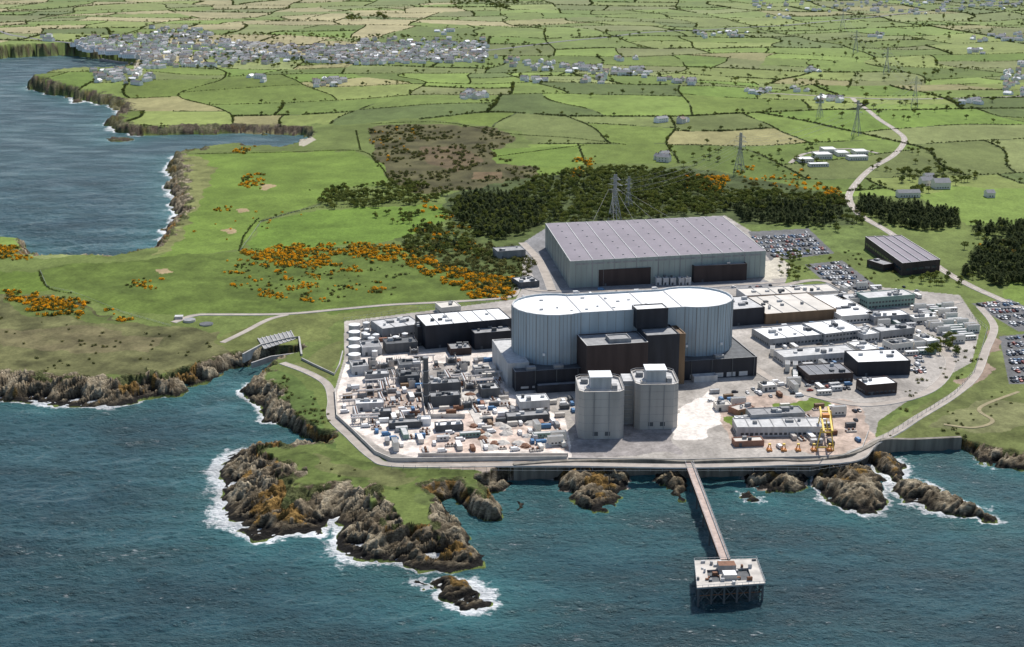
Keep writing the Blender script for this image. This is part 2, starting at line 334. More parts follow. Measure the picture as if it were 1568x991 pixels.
def seamat():
    m,t,p=nt('sea_mat');N=t.nodes;L=t.links
    g=N.new('ShaderNodeNewGeometry')
    fo=N.new('ShaderNodeAttribute');fo.attribute_name='foam';sh=N.new('ShaderNodeAttribute');sh.attribute_name='shal'
    def noise(sc,det,mscale,rot,rgh=.55):
        mp=N.new('ShaderNodeMapping');mp.inputs['Scale'].default_value=mscale;mp.inputs['Rotation'].default_value=(0,0,rot);L.new(g.outputs['Position'],mp.inputs[0])
        n=N.new('ShaderNodeTexNoise');n.inputs['Scale'].default_value=sc;n.inputs['Detail'].default_value=det;n.inputs['Roughness'].default_value=rgh;L.new(mp.outputs[0],n.inputs['Vector']);return n
    def rng(src,a,b,c,d):
        r=N.new('ShaderNodeMapRange');r.inputs[1].default_value=a;r.inputs[2].default_value=b;r.inputs[3].default_value=c;r.inputs[4].default_value=d;L.new(src,r.inputs[0]);return r.outputs[0]
    a=noise(.11,6,(1,2.2,1),.35,.68);b=noise(.010,4,(1,1.8,1),.3);c=noise(.5,4,(1,1.6,1),-.2,.65);gu=noise(.014,5,(1,2.6,1),.45,.62)
    add=N.new('ShaderNodeMath');add.operation='MULTIPLY_ADD';add.inputs[1].default_value=.5;L.new(c.outputs[0],add.inputs[0]);L.new(a.outputs[0],add.inputs[2])
    bp=N.new('ShaderNodeBump');bp.inputs['Distance'].default_value=11;L.new(rng(gu.outputs[0],.38,.62,.55,1.),bp.inputs['Strength']);L.new(add.outputs[0],bp.inputs['Height']);L.new(bp.outputs[0],p.inputs['Normal'])
    m1=N.new('ShaderNodeMix');m1.data_type='RGBA';m1.inputs[6].default_value=(.017,.062,.078,1);m1.inputs[7].default_value=(.03,.098,.112,1)
    L.new(rng(b.outputs[0],.35,.65,0,1),m1.inputs[0])
    m2=N.new('ShaderNodeMix');m2.data_type='RGBA';m2.inputs[7].default_value=(.05,.2,.2,1);L.new(sh.outputs['Fac'],m2.inputs[0]);L.new(m1.outputs[2],m2.inputs[6])
    fn=noise(.35,6,(1,1,1),0,.7)
    s=N.new('ShaderNodeMath');s.operation='ADD';L.new(fo.outputs['Fac'],s.inputs[0]);L.new(fn.outputs[0],s.inputs[1])
    foam=rng(s.outputs[0],.88,1.08,0,1)
    wc_glint=noise(.13,8,(1,2.6,1),.4,.76)
    ws=N.new('ShaderNodeMath');ws.operation='MULTIPLY_ADD';ws.inputs[1].default_value=.35;L.new(gu.outputs[0],ws.inputs[0]);L.new(wc_glint.outputs[0],ws.inputs[2])
    caps_glint=rng(ws.outputs[0],.79,.90,0,.7)  # whitecap flecks that also paint sun sparkle into the sea colour
    mxx=N.new('ShaderNodeMath');mxx.operation='MAXIMUM';L.new(foam,mxx.inputs[0]);L.new(caps_glint,mxx.inputs[1])
    m3=N.new('ShaderNodeMix');m3.data_type='RGBA';m3.inputs[7].default_value=(.8,.82,.82,1);L.new(mxx.outputs[0],m3.inputs[0]);L.new(m2.outputs[2],m3.inputs[6])
    L.new(m3.outputs[2],p.inputs['Base Color'])
    ro=N.new('ShaderNodeMix');L.new(mxx.outputs[0],ro.inputs[0]);L.new(rng(gu.outputs[0],.4,.62,.30,.50),ro.inputs[2]);ro.inputs[3].default_value=.8;L.new(ro.outputs[0],p.inputs['Roughness'])
    p.inputs['IOR'].default_value=1.4
    return m
wa=np.clip((2000-Y)/700,0,1)
wx_=X*.94+Y*.34;wy_=-X*.34+Y*.94
SZ=wa*(fbm(wx_/16,wy_/6.5,3,3)*.85+fbm(X/5,Y/3,2,9)*.45)
me,us=gridmesh('sea',X,Y,SZ,SD<20)
dist=np.maximum(-SD,0)
fm=np.clip(1-dist/(2.4+FOAM*6*(1+.9*fbm(X/15,Y/15,3,4))*np.clip(Y/1100,1,2)),0,1)*np.clip(FOAM*1.15,0,1)*.74
fm=np.where(FOAM<.12,0,fm)
attr(me,'foam',fm[us])
shl=np.exp(-dist/28)*.5+np.clip(FOAM,0,1)*np.exp(-dist/14)*.3
attr(me,'shal',shl[us]);me.materials.append(seamat());link(bpy.data.objects.new('sea',me))
# ------------------------------------------------------------------ mesh builder
class MB:
    def __init__(s): s.v=[];s.f=[];s.m=[];s.mats=[]
    def mi(s,m):
        if m not in s.mats: s.mats.append(m)
        return s.mats.index(m)
    def add(s,vs,fs,m):
        o=len(s.v);s.v+=[tuple(v) for v in vs];k=s.mi(m)
        for f in fs: s.f.append([o+i for i in f]);s.m.append(k)
    def box(s,cx,cy,z,sx,sy,sz,ang,m,mt=None):
        ca,sa=math.cos(ang),math.sin(ang);c=[]
        for zz in (z,z+sz):
            for a,b in ((-1,-1),(1,-1),(1,1),(-1,1)):
                lx=a*sx/2;ly=b*sy/2;c.append((cx+lx*ca-ly*sa,cy+lx*sa+ly*ca,zz))
        s.add(c,[(0,3,2,1),(0,1,5,4),(1,2,6,5),(2,3,7,6),(3,0,4,7)],m);s.add(c[4:],[(0,1,2,3)],mt or m)
    def beam(s,p,q,r,m):
        p=Vector(p);q=Vector(q);d=(q-p)
        if d.length<1e-6:return
        d.normalize();u=d.cross(Vector((0,0,1)));
        if u.length<.01:u=Vector((1,0,0))
        u.normalize();w=d.cross(u);c=[]
        for e in (p,q):
            for a,b in ((-1,-1),(1,-1),(1,1),(-1,1)): c.append(e+u*a*r+w*b*r)
        s.add(c,[(0,3,2,1),(4,5,6,7),(0,1,5,4),(1,2,6,5),(2,3,7,6),(3,0,4,7)],m)
    def cyl(s,x,y,z0,z1,r,n,m,r2=None,mt=None):
        r2=r if r2 is None else r2
        c=[(x+r*math.cos(6.2832*i/n),y+r*math.sin(6.2832*i/n),z0) for i in range(n)]+[(x+r2*math.cos(6.2832*i/n),y+r2*math.sin(6.2832*i/n),z1) for i in range(n)]
        s.add(c,[(i,(i+1)%n,n+(i+1)%n,n+i) for i in range(n)],m);s.add(c[n:],[tuple(range(n))],mt or m)
    def prism(s,P,z0,z1,mw,mr,rim=.6,drop=.8,mrim=None):
        n=len(P)
        A=sum(P[i][0]*P[(i+1)%n][1]-P[(i+1)%n][0]*P[i][1] for i in range(n))
        if A<0:P=P[::-1]
        I=inset(P,rim)
        s.add([(p[0],p[1],z0) for p in P]+[(p[0],p[1],z1) for p in P],[(i,(i+1)%n,n+(i+1)%n,n+i) for i in range(n)],mw)
        s.add([(p[0],p[1],z1) for p in P]+[(p[0],p[1],z1) for p in I],[(i,(i+1)%n,n+(i+1)%n,n+i) for i in range(n)],mrim or mw)
        s.add([(p[0],p[1],z1) for p in I]+[(p[0],p[1],z1-drop) for p in I],[(i,(i+1)%n,n+(i+1)%n,n+i) for i in range(n)],mw)
        s.add([(p[0],p[1],z1-drop) for p in I],[tuple(range(n))],mr)
    def windows(s,p,q,z,h,w,gap,m,off=.06):
        dx=q[0]-p[0];dy=q[1]-p[1];l=math.hypot(dx,dy);ux,uy=dx/l,dy/l;nx,ny=uy,-ux
        k=int((l-gap)/(w+gap))
        if k<1:return
        st=(l-k*(w+gap)+gap)/2
        for i in range(k):
            a=st+i*(w+gap);b=a+w
            s.add([(p[0]+ux*t+nx*off,p[1]+uy*t+ny*off,zz) for t,zz in ((a,z),(b,z),(b,z+h),(a,z+h))],[(0,1,2,3)],m)
    def obj(s,name,org=None,lk=True):
        me=bpy.data.meshes.new(name)
        if org is None and s.v:
            org=(sum(v[0] for v in s.v)/len(s.v),sum(v[1] for v in s.v)/len(s.v),min(v[2] for v in s.v))
        me.from_pydata([(v[0]-org[0],v[1]-org[1],v[2]-org[2]) for v in s.v],[],s.f)
        for m in s.mats: me.materials.append(m)
        me.polygons.foreach_set('material_index',s.m);me.update()
        o=bpy.data.objects.new(name,me);o.location=org
        if lk: link(o)
        return o
def inset(P,d):
    n=len(P);o=[]
    for i in range(n):
        a=P[i-1];b=P[i];c=P[(i+1)%n]
        e1=(b[0]-a[0],b[1]-a[1]);e2=(c[0]-b[0],c[1]-b[1]);l1=math.hypot(*e1) or 1;l2=math.hypot(*e2) or 1
        n1=(-e1[1]/l1,e1[0]/l1);n2=(-e2[1]/l2,e2[0]/l2);bx=n1[0]+n2[0];by=n1[1]+n2[1];k=max(.3,(bx*bx+by*by))
        o.append((b[0]+bx/k*2*d,b[1]+by/k*2*d))
    return o
M={}
M['white']=mat('white_roof',(.78,.78,.77),.6,.14,.3)
M['lgrey']=mat('light_grey',(.49,.485,.475),.8,.2,.3,streak=True)
M['mgrey']=mat('mid_grey',(.28,.28,.28),.8,.22,.3,streak=True)
M['dgrey']=mat('dark_grey',(.10,.105,.11),.8,.25,.3,streak=True)
M['clad']=mat('reactor_cladding',(.37,.44,.48),.6,.14,.12,streak=True)
M['clad2']=mat('turbine_cladding',(.31,.355,.325),.6,.12,.12,streak=True)
M['black']=mat('black_cladding',(.026,.028,.036),.6,.3,.2,streak=True)
M['brown']=mat('brown_cladding',(.05,.036,.034),.7,.25,.2,streak=True)
M['tan']=mat('tan_cladding',(.20,.13,.075),.7,.2,.2,streak=True)
M['conc']=mat('concrete',(.38,.365,.34),.85,.2,.15,streak=True)
M['concl']=mat('pale_concrete',(.52,.48,.43),.85,.2,.2)
M['roofp']=mat('turbine_roof',(.215,.19,.215),.75,.1,.05)
M['rooft']=mat('beige_roof',(.58,.54,.48),.8,.15,.1)
M['slate']=mat('slate',(.16,.165,.18),.7,.2,.3)
M['glass']=mat('window_glass',(.03,.045,.06),.15,.2,.3,spec=.6)
M['cream']=mat('cream_render',(.68,.64,.57),.8,.08,.3)
M['steel']=mat('galvanised_steel',(.33,.34,.35),.5,.1,.3)
M['rust']=mat('rusty_steel',(.2,.1,.06),.8,.3,.5)
M['deck']=mat('jetty_deck',(.46,.36,.31),.9,.2,.4)
M['yellow']=mat('yellow_paint',(.72,.5,.08),.5,.08,.5)
M['orange']=mat('orange_paint',(.55,.22,.05),.5,.08,.5)
M['blue']=mat('blue_paint',(.07,.18,.34),.5,.1,.5)
M['red']=mat('red_paint',(.36,.08,.05),.5,.1,.5)
M['green']=mat('green_paint',(.2,.30,.26),.5,.1,.5)
M['tyre']=mat('tyre',(.02,.02,.02),.9,.1,1)
M['asph']=mat('asphalt',(.2,.19,.185),.9,.15,.2)
M['track']=mat('concrete_road',(.37,.325,.28),.9,.18,.15)
M['dirt']=mat('dirt_path',(.27,.23,.13),.9,.2,.3)
M['mark']=mat('road_marking',(.75,.75,.72),.7,.05,1)
M['bark']=mat('bark',(.08,.06,.045),.9,.2,1)
M['silver']=mat('silver_paint',(.45,.46,.47),.35,.05,1)
M['carblk']=mat('dark_car_paint',(.03,.03,.04),.3,.05,1)
M['brick']=mat('brick',(.3,.16,.11),.85,.15,.4)
OCC=[]
ANG=math.radians(11)
def bld(name,p1,p2,dep,h,mw='lgrey',mr='white',win=0,z0=9.0,plant=2,wm='glass',gable=False,lines=0):
    A=unp(*p1,z0);Bq=unp(*p2,z0);dx=Bq[0]-A[0];dy=Bq[1]-A[1];l=math.hypot(dx,dy);ux,uy=dx/l,dy/l;vx,vy=-uy,ux
    P=[A,Bq,(Bq[0]+vx*dep,Bq[1]+vy*dep),(A[0]+vx*dep,A[1]+vy*dep)]
    b=MB();an=math.atan2(uy,ux)
    OCC.append(((P[0][0]+P[2][0])/2,(P[0][1]+P[2][1])/2,l/2+1.5,dep/2+1.5,an))
    b.prism(P,z0-.3,z0+h,M[mw],M[mr],.45,.5)
    for i in range(lines):
        t=(i+1)/(lines+1);s=(P[0][0]+dx*t,P[0][1]+dy*t)
        b.beam((s[0]+vx*1,s[1]+vy*1,z0+h-.45),(s[0]+vx*(dep-1),s[1]+vy*(dep-1),z0+h-.45),.25,M['mgrey'])
    for i in range(plant):
        t=R.uniform(.12,.88);r=R.uniform(.2,.8)*dep;sz=min(dep*.25,R.uniform(1.2,3.2))
        b.box(A[0]+dx*t+vx*r,A[1]+dy*t+vy*r,z0+h-.5,sz*R.uniform(.8,1.8),sz,R.uniform(1,2.2),an,M[R.choice(['mgrey','lgrey','dgrey'])])
    for k in range(win):
        zz=z0+1.0+k*3.3
        if zz+1.5<z0+h:
            b.windows(P[0],P[1],zz,1.4,1.8,1.0,M[wm]);b.windows(P[1],P[2],zz,1.4,1.8,1.0,M[wm]);b.windows(P[3],P[0],zz,1.4,1.8,1.0,M[wm])
    dt=.15;b.add([(A[0]+ux*(l*dt+a)-vx*.09,A[1]+uy*(l*dt+a)-vy*.09,z0+q) for a,q in ((0,0),(1.6,0),(1.6,2.3),(0,2.3))],[(0,1,2,3)],M['dgrey'])
    return b.obj(name)
# ------------------------------------------------------------------ reactor building
a=math.atan2(19,93.6);U=(math.cos(a),math.sin(a));V=(-math.sin(a),math.cos(a));O=(27.,900.)
def LN(s,n): return (O[0]+U[0]*s+V[0]*n,O[1]+U[1]*s+V[1]*n)
b=MB();Ls=95.5;r=27.2;pts=[];nf=24.0;nb=22.5
sf=math.sqrt(r*r-nf*nf);sb=math.sqrt(r*r-nb*nb)
a0=math.atan2(nb,sb);a1=2*math.pi-math.atan2(nf,sf)
n=15
for i in range(n+1):
    t=a0+(a1-a0)*i/n;pts.append(LN(r*math.cos(t),r*math.sin(t)))
b0=math.pi+math.atan2(nf,sf);b1=3*math.pi-math.atan2(nb,sb)
for i in range(n+1):
    t=b0+(b1-b0)*i/n;pts.append(LN(Ls+r*math.cos(t),r*math.sin(t)))
b.prism(pts,21,55,M['clad'],M['white'],1.0,1.2,M['lgrey'])
for p in pts: b.beam((p[0],p[1],21.5),(p[0],p[1],54.6),.25,M['mgrey'])
for i in range(len(pts)):
    p=pts[i];q=pts[(i+1)%len(pts)];L_=math.dist(p,q);kk=3 if L_<12 else 12
    for j in range(1,kk): 
        t=j/kk;b.beam((p[0]+(q[0]-p[0])*t,p[1]+(q[1]-p[1])*t,21.5),(p[0]+(q[0]-p[0])*t,p[1]+(q[1]-p[1])*t,54.5),.12,M['mgrey'])
for s in (14,36,58,82): b.beam((*LN(s,-22),53.95),(*LN(s,20.5),53.95),.3,M['lgrey'])
def blk(s0,s1,n0,n1,z0,z1,mw,mr,**k): b.prism([LN(s0,n0),LN(s1,n0),LN(s1,n1),LN(s0,n1)],z0,z1,M[mw],M[mr],.6,.7,**k)
blk(-33,129,-37,34,8.5,22,'black','dgrey',mrim=M['mgrey'])
blk(-36,-22,-28,26,8.6,25,'lgrey','lgrey')
blk(118,131,-30,20,8.6,17,'lgrey','lgrey')
blk(10,50,-51,-25.5,8.6,41,'brown','mgrey',mrim=M['lgrey'])
blk(50.1,72,-47,-25,8.6,44,'black','mgrey')
blk(72.1,77,-44,-25,8.6,43,'tan','tan')
blk(48,69,-31,-19,44,57,'black','white',mrim=M['lgrey'])
blk(26,40,-47,-36,40.4,43,'mgrey','mgrey')
blk(-20,8,-44,-37.2,8.6,14,'black','mgrey')
blk(84,100,-43,-37.2,8.6,13,'lgrey','lgrey')
b.windows(LN(-33,-37),LN(9,-37),10.5,1.4,5,2.4,M['lgrey'],.1)
b.windows(LN(78,-37),LN(128,-37),9.6,3,6,2.4,M['lgrey'],.1)
b.windows(LN(10,-51),LN(50,-51),11,1.5,3,5,M['mgrey'],.1)
for s in (-33,-20,-6,8,84,98,112,127): b.beam((*LN(s,-37.3),9),(*LN(s,-37.3),21.8),.25,M['dgrey'])
for s in (-22,-4,104): b.box(*LN(s,-33),21.3,6,4,2.4,a,M['mgrey'])
for i in range(12): b.box(*LN(R.uniform(-10,110),R.uniform(-15,14)),53.8,R.uniform(.8,2.4),R.uniform(.8,2),R.uniform(.4,1.),a,M['lgrey'])
for s in (-12,12,84,108): b.box(*LN(s,-27.5+abs(s-(0 if s<50 else 95.5))*.12),28,1.6,.8,1.6,a,M['white'])
b.obj('reactor_building');OCC.append((*LN(48,-8),84,46,a))
def tower(name,p1,p2,dep,zt,an):
    A=unp(*p1);Bq=unp(*p2);w=math.dist(A,Bq)
    ux,uy=math.cos(an),math.sin(an);vx,vy=-uy,ux
    c=3.0
    L=[(c,0),(w-c,0),(w,c),(w,dep-c),(w-c,dep),(c,dep),(0,dep-c),(0,c)]
    P=[(A[0]+ux*s+vx*n,A[1]+uy*s+vy*n) for s,n in L]
    t=MB();t.prism(P,8.6,zt,M['conc'],M['lgrey'],.8,1.2,M['concl'])
    for k in range(1,6):
        z=9+(zt-9)*k/6
        I=inset(P,-.08)
        t.add([(q[0],q[1],z) for q in I]+[(q[0],q[1],z+.2) for q in I],[(i,(i+1)%8,8+(i+1)%8,8+i) for i in range(8)],M['mgrey'])
    m=lambda s,n:(A[0]+ux*s+vx*n,A[1]+uy*s+vy*n)
    for q in (w*.33,w*.66): t.beam((*m(q,-.1),9),(*m(q,-.1),zt-.1),.22,M['mgrey'])
    t.box(*m(w*.5,dep*.42),zt-1.2,w*.46,dep*.38,7.5,an,M['lgrey'],M['white'])
    t.box(*m(w*.5,dep*.42),zt+6.3,w*.5,dep*.42,.5,an,M['white'])
    t.box(*m(w*.8,dep*.25),zt-1.2,3,4,3,an,M['mgrey']);t.box(*m(w*.18,dep*.7),zt-1.2,4,4,2.5,an,M['mgrey']);t.box(*m(w*.2,dep*.2),zt-1.2,3,2.5,1.6,an,M['concl'])
    for i in range(len(P)):
        p=P[i];q=P[(i+1)%8];t.beam((*p,zt+1),(*q,zt+1),.08,M['steel']);t.beam((*p,zt),(*p,zt+1),.08,M['steel'])
    t.windows(m(c,0),m(w-c,0),11,2.5,3,4,M['dgrey'])
    t.obj(name);OCC.append((*m(w/2,dep/2),w/2+3,dep/2+3,an))
tower('service_tower',(886,673),(955,671),29,38,.04)
tower('service_tower',(972,658),(1036,654),28,37,.04)
b=MB();p=unp(962,655)
b.box(p[0],p[1]+14,8.7,6.5,14,27,.04,M['conc'],M['lgrey'])
for k in range(9): b.box(p[0],p[1]+6.6,9+k*3,6.3,1,.35,.04,M['lgrey'])
for sx in (-3,3): b.beam((p[0]+sx,p[1]+6.2,8.7),(p[0]+sx,p[1]+6.2,36),.25,M['steel'])
b.obj('stair_tower')
# ------------------------------------------------------------------ turbine hall
zt=31.5
c=[unp(873,400,zt),unp(1173,384,zt),unp(1107,331,zt),unp(835,342,zt)]
b=MB();b.prism(c,8.6,zt,M['clad2'],M['roofp'],.6,.5,M['lgrey'])
def lerp(p,q,t): return (p[0]+(q[0]-p[0])*t,p[1]+(q[1]-p[1])*t)
NB=9
for i in range(NB):
    t0,t1=i/NB,(i+1)/NB;I=inset(c,.7)
    f0,f1=lerp(I[0],I[1],t0),lerp(I[0],I[1],t1);g0,g1=lerp(I[3],I[2],t0),lerp(I[3],I[2],t1)
    fm_,gm_=lerp(f0,f1,.5),lerp(g0,g1,.5)
    b.add([(*f0,zt-.3),(*fm_,zt+.1),(*gm_,zt+.1),(*g0,zt-.3)],[(0,1,2,3)],M['roofp'])
    b.add([(*fm_,zt+.1),(*f1,zt-.3),(*g1,zt-.3),(*gm_,zt+.1)],[(0,1,2,3)],M['roofp'])
    if i: b.beam((*f0,zt-.1),(*g0,zt-.1),.3,M['lgrey'])
    for k in range(6):
        q=lerp(fm_,gm_,(k+.5)/6);b.box(*q,zt,1.2,1.2,.6,.2,M['mgrey'])
for i in range(1,36):
    for (p,q) in ((c[0],c[1]),(c[0],c[3])):
        s=lerp(p,q,i/36);b.beam((*s,9),(*s,zt-.2),.14 if i%4 else .35,M['mgrey'])
b.windows(c[0],c[1],zt-3.5,1.2,12,1.5,M['mgrey'],.3)
b.obj('turbine_hall');OCC.append((*lerp(c[0],c[2],.5),88,76,.2))
bld('turbine_hall_annex',(913,439),(996,435),9,14,'brown','mgrey',0,plant=1)
bld('turbine_hall_annex',(1062,433),(1143,429),9,14,'brown','mgrey',0,plant=1)
for x in (1005,1016,1027,1040,1050): 
    bld('transformer_bay',(x,437),(x+8,436.6),5,6,'lgrey','lgrey',0,plant=1)
bl=[('control_building',(652,535),(783,523),30,17,'black','white',0,3,5),
('annex_building',(727,536),(785,531),16,12,'black','mgrey',0,2,0),
('switchgear_building',(586,520),(646,512),24,8,'mgrey','lgrey',1,4,2),
('switchgear_building',(640,530),(652,529),10,14,'black','dgrey',0,1,0),
('workshop_building',(592,542),(640,538),14,7,'dgrey','dgrey',0,3,0),
('workshop_building',(555,545),(585,543),16,6,'lgrey','mgrey',0,2,0),
('laboratory_building',(676,483),(706,480),16,6,'cream','rooft',1,2,0),
('store_building',(612,572),(645,570),12,6,'mgrey','dgrey',0,3,0),
('filter_building',(690,545),(722,543),14,5,'brown','mgrey',0,2,0),
('transformer_building',(612,590),(643,588),10,6,'dgrey','dgrey',0,2,0),
('transformer_building',(660,604),(706,601),9,7,'dgrey','mgrey',0,3,3),
('transformer_building',(660,624),(706,621),9,7,'dgrey','mgrey',0,3,3),
('store_building',(560,585),(596,583),8,5,'mgrey','lgrey',0,2,0),
('store_building',(545,630),(588,628),8,5,'lgrey','white',0,2,0),
('store_building',(570,640),(600,639),7,4,'dgrey','mgrey',0,1,0),
('blue_roofed_store',(796,632),(842,629),13,7,'lgrey','white',1,1,0),
('store_building',(777,648),(842,644),9,4,'dgrey','mgrey',0,2,0),
('store_building',(738,610),(765,608),12,6,'dgrey','lgrey',0,2,0),
('store_shed',(596,658),(645,655),7,4,'dgrey','mgrey',0,0,0),
('store_shed',(668,662),(710,659),7,4,'dgrey','white',0,1,0),
('store_shed',(640,652),(660,651),6,4,'white','white',0,0,0),
('pump_building',(728,575),(760,573),12,4,'lgrey','rooft',0,2,0),
('fabrication_shed',(540,575),(565,573),14,6,'lgrey','mgrey',0,1,0),
('gatehouse',(762,397),(805,394),16,7,'mgrey','mgrey',0,1,0),
('pump_house',(796,442),(826,439),18,5,'dgrey','lgrey',0,4,0),
('office_building',(1122,500),(1170,496),34,13,'black','lgrey',0,2,0),
('office_building',(1172,497),(1280,489),50,8,'tan','rooft',0,5,3),
('office_building',(1142,466),(1284,458),22,7,'lgrey','rooft',0,6,5),
('office_building',(1288,496),(1340,492),60,6,'cream','white',1,4,0),
('laboratory_building',(1328,474),(1400,468),18,9,'green','lgrey',2,4,0),
('office_building',(1338,497),(1392,493),14,6,'mgrey','white',1,3,0),
('office_building',(1178,532),(1262,524),28,6,'mgrey','white',1,5,2),
('office_building',(1262,526),(1322,519),30,7,'mgrey','white',2,4,1),
('office_building',(1200,560),(1312,551),17,6,'lgrey','lgrey',1,3,0),
('office_building',(1320,549),(1346,546),20,6,'cream','white',1,2,0),
('office_building',(1322,525),(1346,522),18,6,'lgrey','white',1,2,0),
('office_building',(1400,497),(1436,494),10,5,'cream','white',1,1,0),
('office_building',(1290,470),(1324,467),14,6,'cream','lgrey',1,2,0),
('office_building',(1210,455),(1240,452),12,6,'cream','white',1,2,0),
('workshop_building',(1238,588),(1306,584),22,6,'brown','slate',1,1,4),
('workshop_building',(1312,577),(1393,574),26,10,'black','white',0,2,0),
('canteen_building',(1326,606),(1373,602),14,7,'brown','white',1,1,0),
('office_building',(1348,522),(1400,516),12,7,'mgrey','lgrey',1,2,0),
('office_building',(1366,540),(1398,536),12,6,'cream','dgrey',1,2,0),
('office_building',(1420,535),(1438,533),18,6,'cream','white',1,2,0),
('circulating_water_pump_house',(1128,669),(1262,668),16,6,'lgrey','lgrey',1,3,6),
('circulating_water_pump_house',(1150,655),(1232,651),12,8,'mgrey','mgrey',1,2,2),
('store_building',(1097,630),(1120,629),8,4,'cream','rooft',0,1,0),
('store_building',(1130,638),(1155,632),9,4,'brick','concl',0,1,0),
('welfare_building',(1130,657),(1150,656),9,5,'white','white',1,1,0),
('chlorination_building',(1125,685),(1170,683),7,3.5,'brick','rooft',0,1,0),
('security_lodge',(1168,600),(1190,598),8,4,'cream','white',1,0,0)]
for n_,p1,p2,dp,h,mw,mr,wi,pl,li in bl: bld(n_,p1,p2,dp,h,mw,mr,wi,plant=pl+2,lines=li)
zt=20
c=[unp(1382,403,zt),unp(1440,397,zt),unp(1380,360,zt),unp(1325,362,zt)]
b=MB();b.prism(c,8.6,zt,M['brown'],M['roofp'],.6,.5,M['lgrey'])
for k in (.25,.5,.75): b.beam((*lerp(c[0],c[1],k),zt),(*lerp(c[3],c[2],k),zt),.25,M['lgrey'])
b.windows(c[3],c[0],13,2,5,1.5,M['glass']);b.windows(c[0],c[1],13,2,5,1.5,M['glass']);b.obj('simulator_building')
bld('simulator_annex',(1327,408),(1352,416),12,6,'brown','mgrey',1)
def cabinmesh(w,d,h,mw,mr,win=True):
    b=MB();b.prism([(-w/2,-d/2),(w/2,-d/2),(w/2,d/2),(-w/2,d/2)],.25,h,M[mw],M[mr],.12,.1)
    if win: b.windows((-w/2,-d/2),(w/2,-d/2),1.1,1.0,1.2,.9,M['glass'],.03);b.windows((w/2,d/2),(-w/2,d/2),1.1,1.0,1.2,.9,M['glass'],.03)
    else:
        for i in range(int(w/.6)): b.box(-w/2+.3+i*.6,-d/2-.03,.35,.25,.06,h-.5,0,M[mw])
    for sx in (-1,1):
        for sy in (-1,1): b.box(sx*(w/2-.3),sy*(d/2-.3),0,.3,.3,.25,0,M['dgrey'])
    o=b.obj('m',(0,0,0),False);return o.data
CAB=[cabinmesh(9.6,3,2.9,'cream','white'),cabinmesh(7,3,2.8,'lgrey','lgrey'),cabinmesh(12,3.2,3,'green','lgrey'),cabinmesh(9,3,5.6,'cream','mgrey')]
CON=[cabinmesh(6.1,2.4,2.6,c_,c_,False) for c_ in ('blue','white','rust','mgrey','concl','mgrey','dgrey','lgrey','cream','dgrey','rooft','tan','rust','dgrey','brick')]
def carmesh(m,van=False):
    b=MB();l,w=(5.4,2.0) if van else (4.3,1.78)
    def loft(sec,mt):
        vs=[]
        for x,z0,z1,hw in sec: vs+=[(x,-hw,z0),(x,hw,z0),(x,hw*.94,z1),(x,-hw*.94,z1)]
        fs=[(0,1,2,3)]
        for i in range(len(sec)-1):
            o=i*4
            for k in range(4): fs.append((o+k,o+4+k,o+4+(k+1)%4,o+(k+1)%4))
        o=(len(sec)-1)*4;fs.append((o,o+3,o+2,o+1));b.add(vs,fs,mt)
    h=w/2
    if van:
        loft([(-l/2,.35,2.1,h),(l/2-1.6,.35,2.15,h),(l/2-1.0,.35,1.5,h),(l/2-.1,.35,1.05,h*.95),(l/2,.4,.8,h*.9)],m)
        b.add([(l/2-1.58,-h*.8,2.14),(l/2-1.58,h*.8,2.14),(l/2-.98,h*.85,1.54),(l/2-.98,-h*.85,1.54)],[(0,1,2,3)],M['glass'])
    else:
        loft([(-l/2,.3,.85,h*.92),(-l/2+.15,.25,.95,h),(l/2-1.2,.25,.95,h),(l/2-.15,.3,.72,h*.95),(l/2,.35,.6,h*.85)],m)
        loft([(-l/2+.25,.93,.97,h*.86),(-l/2+.75,.93,1.38,h*.78),(l/2-2.1,.93,1.42,h*.78),(l/2-1.25,.93,.97,h*.84)],M['glass'])
        b.box(-.3,0,1.40,1.7,h*1.4,.06,0,m)
    for sx in (-l/2+.8,l/2-.8):
        for sy in (-h+.1,h-.1):
            n=8;vs=[(sx+.32*math.cos(6.283*i/n),sy+o,.32+.32*math.sin(6.283*i/n)) for o in (-.12,.12) for i in range(n)]
            b.add(vs,[(i,(i+1)%n,n+(i+1)%n,n+i) for i in range(n)]+[tuple(range(n)),tuple(range(n,2*n))],M['tyre'])
    return b.obj('m',(0,0,0),False).data
CAR=[carmesh(M[k]) for k in ('white','silver','carblk','red','blue','silver','white','dgrey','silver','carblk')]
VAN=[carmesh(M['white'],True),carmesh(M['white'],True),carmesh(M['blue'],True)]
def inst(name,me,x,y,z,rz,sc=1):
    o=bpy.data.objects.new(name,me);o.location=(x,y,z);o.rotation_euler=(0,0,rz);o.scale=(sc,sc,sc);link(o);return o
def free(x,y,r):
    for cx,cy,a_,b_,an in OCC:
        dx=x-cx;dy=y-cy
        lx=dx*math.cos(an)+dy*math.sin(an);ly=-dx*math.sin(an)+dy*math.cos(an)
        if abs(lx)<a_+r and abs(ly)<b_+r: return False
    return True
def pip(x,y,P):
    c=False;n=len(P)
    for i in range(n):
        x1,y1=P[i];x2,y2=P[(i+1)%n]
        if (y1>y)!=(y2>y) and x<(x2-x1)*(y-y1)/(y2-y1)+x1:c=not c
    return c
def rows(l,ang,prob,step,pitch,fn,z=9.):
    P=[unp(*p) for p in l];cx=sum(p[0] for p in P)/len(P);cy=sum(p[1] for p in P)/len(P);ca,sa=math.cos(ang),math.sin(ang)
    j=0;n=-150
    while n<150:
        s=-150
        while s<150:
            x=cx+s*ca-n*sa;y=cy+s*sa+n*ca
            if pip(x,y,P) and R.random()<prob and free(x,y,1): fn(x,y,ang)
            s+=step
        n+=pitch[j%len(pitch)];j+=1
